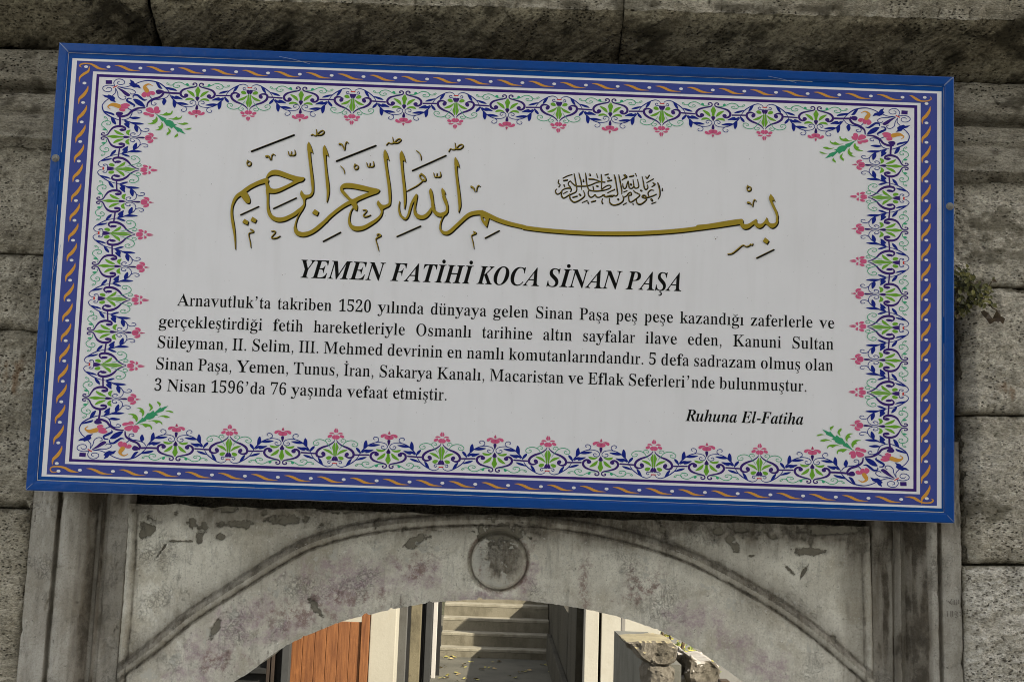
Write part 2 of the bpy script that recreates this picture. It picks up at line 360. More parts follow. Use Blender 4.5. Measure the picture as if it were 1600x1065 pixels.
def cornice(x0, x1, seed, dy=0.0, ek=1.0):
    n = max(10, int((x1 - x0) / 2.6)); px = np.linspace(x0, x1, n)
    zb = np.array([zL(79.0)] * n); bx = at(px, 78 + 0.035 * px, YW - 0.05)[:, 0]
    fz = at(px, ce(800) + 0.0275 * (px - 800), YF)[:, 2]
    t = np.linspace(0, 1, 90)
    # underside 0..0.62, front 0.62..0.9, top beyond
    Yp = np.where(t < 0.62, 3.150 + (YF - 3.150) * (t / 0.62), np.where(t < 0.92, YF, YF + (t - 0.92) / 0.08 * 0.6))
    hz = np.where(t < 0.62, 0, np.where(t < 0.92, (t - 0.62) / 0.30 * 0.30, 0.30 + (t - 0.92) * 0.3))
    a = np.clip(t / 0.62, 0, 1)
    X = np.repeat(bx[:, None], 90, 1); Yg = np.repeat(Yp[None], n, 0)
    Zg = zb[:, None] * (1 - a)[None] + (fz[:, None]) * a[None] + hz[None]
    # rounded, broken arris
    d = rough_disp(X + Yg, Zg + Yg, seed, 1.5) + 0.012 * fbm(X * 4, Zg * 9 + seed, 4)
    arr = np.exp(-((t - 0.62) / 0.035) ** 2)[None]
    chip = arr * (0.010 + 0.020 * sstep(0.0, 0.45, fbm(X * 5 + seed, Zg * 0 + 2.2, 4)))
    nrm_y = np.where(t < 0.62, 0.62, 1.0)[None]; nrm_z = np.where(t < 0.62, 0.78, 0.0)[None]
    endd = np.minimum(np.arange(n), n - 1 - np.arange(n))[:, None] * (bx[-1] - bx[0]) / n
    ed = ek * 0.016 * np.exp(-(endd + 0.004 * fbm(X * 20, Zg * 25, 3)) / 0.012)
    Yg = Yg + (d + chip + ed) * nrm_y + dy; Zg = Zg + (d + chip + ed) * nrm_z
    P = np.stack([X, Yg, Zg], -1); V = P.reshape(-1, 3); F = gridF(n, 90).tolist()
    for ii in (0, n - 1):                                   # end faces going into the joint
        e = P[ii].copy(); e[:, 0] += 0.004 if ii else -0.004
        pass
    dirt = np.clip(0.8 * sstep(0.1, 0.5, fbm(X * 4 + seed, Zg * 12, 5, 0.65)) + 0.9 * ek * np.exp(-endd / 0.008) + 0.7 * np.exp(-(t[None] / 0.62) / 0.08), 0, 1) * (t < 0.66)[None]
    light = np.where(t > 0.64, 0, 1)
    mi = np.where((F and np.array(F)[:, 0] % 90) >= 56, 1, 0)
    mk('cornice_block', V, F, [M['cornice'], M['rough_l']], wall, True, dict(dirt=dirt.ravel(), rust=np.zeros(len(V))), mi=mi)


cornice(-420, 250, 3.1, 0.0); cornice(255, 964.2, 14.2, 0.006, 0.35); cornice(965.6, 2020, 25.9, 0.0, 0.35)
zf0 = float(at(800, ce(800), YF)[2])
MB().box(-2.4, 2.4, YF + 0.045, 3.40, zf0 + 0.075, zf0 + 0.26).build('cornice_core', M['mortar'], wall)
# core of the wall behind the facing, open at the gate
XJ0, XJ1 = float(at(70, 1000, 3.2)[0]), float(at(1480, 1000, 3.2)[0])
zc = zL(70) + 0.3
mb = MB().box(-2.4, XJ0 + 0.06, 3.30, 3.75, 0, zc).box(XJ1 - 0.06, 2.4, 3.30, 3.75, 0, zc).box(XJ0 + 0.06, XJ1 - 0.06, 3.42, 3.75, 2.46, zc)
mb.build('wall_core', M['mortar'], wall)
mb = MB().box(-2.38, XJ0 + 0.05, 3.232, 3.298, 0.0, zc - 0.02).box(XJ1 - 0.05, 2.38, 3.232, 3.298, 0.0, zc - 0.02)
mb.build('mortar_joint', M['mortar'], wall)

mb = MB(); rl = random.Random(8)
def lump(px, py, Y, r):
    bm = bmesh.new(); bmesh.ops.create_icosphere(bm, subdivisions=3, radius=1)
    c = at(px, py, Y); k = rl.uniform(0, 50)
    co = np.array([q.co[:] for q in bm.verts]); nn_ = fbm(co[:, 0] * 1.3 + k, co[:, 1] * 1.3 + co[:, 2] * 1.1, 4)
    for q, d in zip(bm.verts, nn_): q.co = Vector(c) + Vector((q.co.x * r * 0.8, q.co.y * r * 0.7, q.co.z * r * 1.5)) * (1 + 0.55 * float(d))
    bm.verts.index_update(); mb.add([q.co for q in bm.verts], [[q.index for q in f.verts] for f in bm.faces]); bm.free()
for y in list(range(535, 880, 13)) + [868, 872, 930, 985]: lump(1498.5 + 0.023 * (y - 540) + rl.uniform(-3, 3), y + rl.uniform(-5, 5), 3.205 + rl.uniform(-0.012, 0.01), rl.uniform(0.006, 0.013))
for y in range(775, 1065, 17): lump(JL(y) - 1 + rl.uniform(-2, 3), y, 3.205 + rl.uniform(-0.01, 0.01), rl.uniform(0.005, 0.011))
mb.build('joint_rubble', M['mortar'], wall, True)

# ------------------------------------------------------------------ marble gateway
gate = root('arched_gateway', 'grey marble gateway with a low segmental arch and carved round boss below the sign', 'gateway', (0, YW, 0))
# panel with the arch: a fine grid laid out by photo columns
intr = np.array([(180, 1260), (250, 1165), (300, 1113), (330, 1089), (364, 1065), (394, 1047), (425, 1022), (456, 1003.4), (494, 986), (537.5, 969), (575, 959.7), (619, 949.7), (675, 940.3), (737.5, 936), (781, 935.4), (825, 937.8), (869, 943.4), (912.5, 950.3), (975, 965), (1031, 984.7), (1075, 1006.6), (1119, 1034.7), (1159, 1063), (1200, 1096), (1240, 1133), (1290, 1185), (1370, 1290)])
arc = np.array([(178, 1058), (190, 1047.5), (215, 1029), (241, 1010), (294, 966), (348, 930), (399, 897.7), (440, 872), (487, 848), (550, 829), (612, 819), (675, 814), (737, 811.5), (800, 812), (850, 815.5), (905, 822.5), (955, 832), (1012, 847), (1075, 869), (1137, 900), (1200, 936), (1230, 955.5), (1284, 996), (1342, 1046), (1362, 1063)])


def cr(pts, n):
    """smooth curve through points"""
    pts = np.asarray(pts, float); t = np.concatenate([[0], np.cumsum(np.linalg.norm(np.diff(pts[:, :2], axis=0), axis=1))])
    P = np.concatenate([[2 * pts[0] - pts[1]], pts, [2 * pts[-1] - pts[-2]]]); out = []
    for q in np.linspace(0, len(pts) - 1 - 1e-9, n):
        i = int(q); u = q - i; p0, p1, p2, p3 = P[i:i + 4]
        out.append(0.5 * (2 * p1 + (p2 - p0) * u + (2 * p0 - 5 * p1 + 4 * p2 - p3) * u * u + (3 * p1 - p0 - 3 * p2 + p3) * u ** 3))
    return np.array(out)


icv = cr(intr, 600); acv = cr(arc, 500)
nX, nR = 640, 190
pxs = np.linspace(186, 1366, nX); bot = np.interp(pxs, icv[:, 0], icv[:, 1]) + 1.0 * fbm(pxs * 0.09, pxs * 0 + 3, 4) - 3.0 * sstep(0.2, 0.55, fbm(pxs * 0.05, pxs * 0 + 31, 4))
bot = np.minimum(bot, 1180); top = 787 + 0.031 * (pxs - 215) + 4 * fbm(pxs * 0.02, pxs * 0 + 8, 4)
r = np.linspace(0, 1, nR)
GPX = np.repeat(pxs[:, None], nR, 1); GPY = top[:, None] * (1 - r) + bot[:, None] * r


def seg_dist(px, py, cv):
    """signed distance (above the curve positive) in photo pixels"""
    y = np.interp(px, cv[:, 0], cv[:, 1]); sl_ = np.interp(px, cv[:-1, 0], np.diff(cv[:, 1]) / np.diff(cv[:, 0]))
    return (y - py) / np.sqrt(1 + sl_ ** 2)


def bead(d, wdt):
    """half-round with a groove on both sides; d in px"""
    q = np.clip(1 - (d / wdt) ** 2, 0, 1); return 0.016 * np.sqrt(q) - 0.005 * np.exp(-((np.abs(d) - wdt - 1.5) / 2.2) ** 2)


da = seg_dist(GPX, GPY, acv)
lx = np.interp(GPY, [820, 940, 1047, 1180], [207.4, 199.3, 190.5, 180]); rx = np.interp(GPY, [828, 930, 1042, 1180], [1352.5, 1355.7, 1357.9, 1361])
dl = GPX - lx; dr = GPX - rx
n1 = fbm(GPX * 0.02, GPY * 0.02, 4); n2 = fbm(GPX * 0.11 + 4, GPY * 0.11, 4); n3 = fbm(GPX * 0.045 + 9, GPY * 0.045, 5, 0.6)
wb = 1.6 * n2
hgt = np.maximum(np.maximum(bead(da + wb, 9.5), bead(dl + wb * 0.6, 6.5)), bead(dr + wb * 0.6, 6.0))
hgt = np.where((da < -9) & (hgt < 0.002) & (np.abs(dl) > 9) & (np.abs(dr) > 9), hgt + 0.010, hgt)       # ring stands a little proud of the spandrels
rc = np.hypot(GPX - 780, (GPY - 876) * 0.98)
ang = np.arctan2(GPY - 876, GPX - 780)
disc = sstep(48, 45, rc) * (0.007 - 0.020 * np.exp(-((rc - 44) / 2.6) ** 2) + 0.010 * (1 - np.clip(rc / 42, 0, 1) ** 2)
                           + 0.004 * np.abs(pn(GPX * 0.16 + n2 * 2, GPY * 0.3)) )
hgt = hgt + disc - 0.006 * np.exp(-((rc - 47) / 1.8) ** 2)


def blob(cx, cy, a, b, rot=0.0, k=0.9):
    c, s = math.cos(rot), math.sin(rot); u = ((GPX - cx) * c + (GPY - cy) * s) / a; v = (-(GPX - cx) * s + (GPY - cy) * c) / b
    return sstep(1.5, 0.3, np.hypot(u, v) + k * n3 * 0.9 + 0.35 * n2)


flake = np.zeros_like(GPX)
for b in ((374, 818, 32, 8), (442, 812, 38, 9), (352, 792, 26, 11), (420, 788, 40, 8), (650, 846, 26, 10, -0.55), (560, 795, 90, 8), (780, 832, 46, 20), (230, 826, 14, 16), (300, 817, 8, 8), (318, 824, 10, 9), (312, 842, 7, 14),
          (345, 838, 10, 5), (1122, 830, 8, 6), (1140, 842, 9, 7), (1160, 828, 14, 6), (1150, 855, 9, 10), (1172, 868, 8, 3), (1262, 862, 28, 7, 0.03), (1232, 888, 4, 16, -0.7), (1257, 892, 4, 18, 0.55), (1300, 828, 70, 10),
          (1266, 846, 5, 8), (1302, 998, 7, 8), (494, 948, 22, 7, 0.9), (335, 985, 9, 18, 0.5), (282, 845, 20, 3, 0), (255, 856, 16, 3, -0.9), (1120, 800, 200, 5)):
    flake = np.maximum(flake, blob(*b, k=0.7))
flake = np.maximum(flake * 0.85, 0.8 * sstep(0.30, 0.52, n3) * sstep(30, 8, np.abs(GPY - top[:, None] - 14)))
pink = np.zeros_like(GPX)
for b in ((555, 900, 75, 24), (385, 965, 52, 24, -0.5), (330, 1020, 40, 28), (650, 900, 40, 22), (520, 930, 50, 25), (760, 930, 50, 9), (1146, 1000, 30, 18, 0.6), (1195, 1042, 24, 20, 0.6), (1080, 965, 40, 22), (1215, 1050, 20, 30), (826, 905, 12, 30, 0.3), (300, 1052, 40, 14), (440, 985, 50, 14, -0.4)):
    pink = np.maximum(pink, blob(*b, k=1.2))
red = np.zeros_like(GPX)
for b in ((652, 885, 26, 22), (914, 905, 8, 42), (1005, 912, 30, 24), (500, 942, 26, 10, 0.8), (752, 885, 3, 40), (825, 890, 5, 40, 0.2), (455, 960, 40, 20), (560, 935, 60, 14), (345, 1030, 30, 16), (985, 930, 20, 12)):
    red = np.maximum(red, blob(*b, k=1.3))
red = np.maximum(red, 1.0 * np.exp(-((rc - 47.5) / 2.4) ** 2))
dirt = 0.20 * sstep(0.15, 0.5, n1 + 0.5 * n3) + 0.30 * sstep(42, 34, rc) * (0.5 + n3) + 0.30 * sstep(30, 4, GPY - top[:, None] + 30 * n1 + 14 * n3)
grime_shade = 0.66 * np.exp(-np.clip(np.abs(da) - 8, 0, None) / np.where(da > 0, 12, 7)) + (0.75 + 0.5 * n3) * np.exp(-((np.abs(da + 0.8 * n2) - 10.3) / 1.7) ** 2) + 0.30 * sstep(70, 5, da) * (da > 0)  # grime along the bead, with the moulding's soft shade painted in
grime_shade = np.maximum(grime_shade, 0.50 * np.exp(-np.abs(dl - 3) / 8) + (0.75 + 0.5 * n3) * np.exp(-((np.abs(dl + n2) - 7.6) / 1.6) ** 2)); grime_shade = np.maximum(grime_shade, 0.62 * sstep(46, 22, np.abs(dr + 8) + 8 * n3) * (GPX < rx + 20) + (0.75 + 0.5 * n3) * np.exp(-((np.abs(dr + n2) - 7) / 1.6) ** 2))  # side borders: painted shade near the beads, dirt lines in the grooves
grime_shade = np.maximum(grime_shade, 0.85 * sstep(62, 2, GPY - top[:, None] + 22 * n1)) + 0.3 * sstep(75, 20, GPY - top[:, None] + 22 * n1) * sstep(700, 1000, GPX)  # top zone: the sign's shade painted together with grime
grime_shade = np.maximum(grime_shade, 0.62 * sstep(75, 35, np.abs(GPX - 785)) * sstep(858, 826, GPY + 14 * n3))
disc_d = np.hypot((GPX - 791) / 34, (GPY - 868) / 38) + 0.35 * n3 + 0.25 * n2; grime_shade = np.maximum(grime_shade, 0.86 * sstep(1.35, 0.6, disc_d)); grime_shade = np.maximum(grime_shade, 0.4 * sstep(45, 40, rc)); grime_shade = np.maximum(grime_shade, 0.9 * np.exp(-((rc - 44.5) / 2.0) ** 2))
grime_shade = grime_shade + (0.20 + 0.22 * n1) * (da < -6) * sstep(0, 30, np.abs(rc - 47)) + 0.16 * sstep(12, 0, bot[:, None] - GPY) * (da < 0)
grime_shade = np.clip(grime_shade * (1 + 0.25 * n3), 0, 1.2)
white_b = 0.55 * np.exp(-((da - 2) / 2.2) ** 2) * sstep(0.22, 0.5, n1 + n3)
# drip runs under the soffit edge
run = sstep(0.12, 0.42, pn(GPX * 0.13, GPY * 0.012 + 5)) * sstep(34, 4, bot[:, None] - GPY + 14 * n3); dirt = dirt + 0.45 * run * (GPX < 760)
white = white_b + 0.5 * sstep(0.2, 0.5, n3 + 0.3 * n2) * (da < -20) + 0.3 * sstep(-14, -30, da) * sstep(-75, -30, da) + 0.3 * sstep(0.0, 0.35, n1) * (da > 22)
white = white + 0.6 * sstep(43, 38, rc) * sstep(0.35, -0.5, np.cos(ang + 0.75)) * sstep(0.8, 1.15, disc_d) + 0.5 * np.exp(-((np.abs(GPX - 455) / 60) ** 2 + ((da + 0) / 5) ** 2)) * 0
hgt = hgt - 0.0035 * sstep(0.45, 0.6, flake) + 0.0016 * n1 + 0.0012 * n2 + 0.0007 * fbm(GPX * 0.35, GPY * 0.35, 3)
YP = 3.235
P = at(GPX, GPY, YP); P[..., 1] -= hgt
V = P.reshape(-1, 3); F = gridF(nX, nR)[:, ::-1].tolist()
# soffit of the arch and the broken upper edge, going back into the wall
bi = np.arange(nX) * nR + nR - 1; ti = np.arange(nX) * nR
B1 = V[bi].copy(); B1[:, 1] += 0.012; B1[:, 2] += 0.004; B2 = B1.copy(); B2[:, 1] = 3.50; T1 = V[ti].copy(); T1[:, 1] = 3.42
o1 = len(V); V = np.concatenate([V, B1, B2, T1])
for i in range(nX - 1):
    F += [[bi[i], bi[i + 1], o1 + i + 1, o1 + i], [o1 + i, o1 + i + 1, o1 + nX + i + 1, o1 + nX + i], [ti[i + 1], ti[i], o1 + 2 * nX + i, o1 + 2 * nX + i + 1]]
ex = lambda a, fill=0.3: np.concatenate([np.clip(a.ravel(), 0, 1), np.full(3 * nX, fill)])
mk('arch_panel', V, F, M['panel'], gate, True, dict(dirt=ex(dirt), grime_shade=ex(grime_shade), pink=ex(pink, 0), red=ex(red, 0), flake=ex(flake, 0), white=ex(white, 0)))
# dark hollow above the panel, behind the sign
MB().box(float(at(190, 800, 3.3)[0]), float(at(1362, 800, 3.3)[0]), 3.33, 3.41, float(at(780, 830, 3.3)[2]), 2.75).build('rubble_fill', M['mortar'], gate)


def jamb(left, pts):
    """upright moulded jamb: profile [(photo x at y = 1000, Y)] carried from the ground up behind the sign"""
    px = np.array([p[0] for p in pts], float); yy = np.array([p[1] for p in pts], float)
    X = at(px, np.full(len(px), 1000.0), YW)[:, 0]
    o = np.argsort(X); X = X[o]; yy = yy[o]
    xf = np.linspace(X[0], X[-1], 130); yf = np.interp(xf, X, yy)
    z = np.concatenate([np.linspace(0, 1.85, 10), np.linspace(1.87, 2.62, 200)])
    GXj, GZj = np.meshgrid(xf, z, indexing='ij')
    nn = fbm(GXj * 30 + (3 if left else 40), GZj * 6, 4); n_ = fbm(GXj * 60, GZj * 40 + 5, 4)
    Yj = np.interp(GXj + 0.0016 * nn + 0.001 * n_, X, yy) + 0.0015 * nn + 0.0012 * n_ + 0.004 * sstep(0.32, 0.5, fbm(GXj * 16 + 5, GZj * 12, 4))
    # broken outer arris
    out_e = (GXj - X[0]) if left else (X[-1] - GXj); Yj = Yj + 0.02 * sstep(0.014, 0.0, out_e + 0.012 * fbm(GZj * 14, GZj * 3, 4))
    P = np.stack([GXj, Yj, GZj], -1)
    slope = np.abs(np.gradient(np.interp(xf, X, yy), xf))
    col = lambda a, b, c, d: sstep(float(at(a, 1000, YW)[0]), float(at(b, 1000, YW)[0]), GXj) * sstep(float(at(d, 1000, YW)[0]), float(at(c, 1000, YW)[0]), GXj)
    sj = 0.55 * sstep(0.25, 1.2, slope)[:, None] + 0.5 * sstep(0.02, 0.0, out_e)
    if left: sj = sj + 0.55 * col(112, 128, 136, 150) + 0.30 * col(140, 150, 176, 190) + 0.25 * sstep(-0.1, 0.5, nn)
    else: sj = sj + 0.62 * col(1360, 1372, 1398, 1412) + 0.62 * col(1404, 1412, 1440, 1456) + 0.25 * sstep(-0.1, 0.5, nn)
    sj = np.clip((sj + 0.55 * sstep(2.30, 2.50, GZj + 0.04 * nn)) * (1 + 0.5 * nn), 0, 1.1); dj = 0.25 * sstep(0.1, 0.5, nn) + 0.3 * sstep(0.012, 0.0, out_e)  # shade below the sign painted onto the jamb, over its grime
    z0 = np.zeros(P.shape[0] * P.shape[1])
    fl = 0.5 * sstep(0.36, 0.6, fbm(GXj * 22 + 2, GZj * 14, 4)) * (1 if left else 0.6)
    wh = 0.35 * sstep(0.2, 0.5, fbm(GXj * 40 + 9, GZj * 9, 4))
    mk('jamb', P.reshape(-1, 3), gridF(len(xf), len(z)).tolist(), M['jamb'], gate, True, dict(dirt=dj.ravel(), grime_shade=sj.ravel(), pink=z0, red=z0, flake=fl.ravel(), white=wh.ravel()))


jamb(True, [(28, 3.30), (33, 3.215), (36, 3.178), (76, 3.176), (78, 3.192), (82, 3.192), (84, 3.174), (92, 3.170), (102, 3.172), (112, 3.180), (122, 3.196), (128, 3.212), (132, 3.226), (138, 3.228), (141, 3.216), (143, 3.232), (147, 3.232), (150, 3.228), (180, 3.228), (184, 3.236), (187, 3.25)])
jamb(False, [(1363, 3.25), (1366, 3.236), (1368, 3.226), (1400, 3.228), (1405, 3.236), (1407, 3.212), (1410, 3.205), (1413, 3.222), (1420, 3.226), (1430, 3.214), (1438, 3.196), (1446, 3.178), (1452, 3.172), (1461, 3.172), (1464, 3.192), (1467, 3.192), (1469, 3.178), (1500, 3.178), (1504, 3.215), (1507, 3.30)])
# scratched scribble on the right jamb
mb = MB(); sc = 1 / 3.7375
for st in ([(1050, 590), (1062, 605)], [(1075, 580), (1060, 600), (1075, 612)], [(1090, 585), (1088, 612)], [(1102, 612), (1098, 585), (1115, 608), (1112, 583)], [(1046, 650), (1050, 685)], [(1068, 650), (1066, 682)], [(1078, 648), (1076, 684)], [(1094, 650), (1108, 660), (1096, 672), (1110, 682), (1094, 686)], [(1118, 655), (1130, 662), (1122, 680)]):
    mb.tube([at(1200 + x * sc, 780 + y * sc, 3.1735) for x, y in st], 0.0011, 5)
for k in gate.children: pass
mb.build('scratched_scribble', mat('scratch', (0.17, 0.155, 0.13), 0.9), gate)
# lower piers of the gate to the ground
zp = float(at(780, 1180, YP)[2]) + 0.01
xi0, xi1 = float(at(238, 1180, YP)[0]), float(at(1286, 1180, YP)[0])
MB().box(float(at(184, 1000, YP)[0]), xi0, YP, 3.5, 0, zp).box(xi1, float(at(1366, 1000, YP)[0]), YP, 3.5, 0, zp).build('pier', M['jamb'], gate)
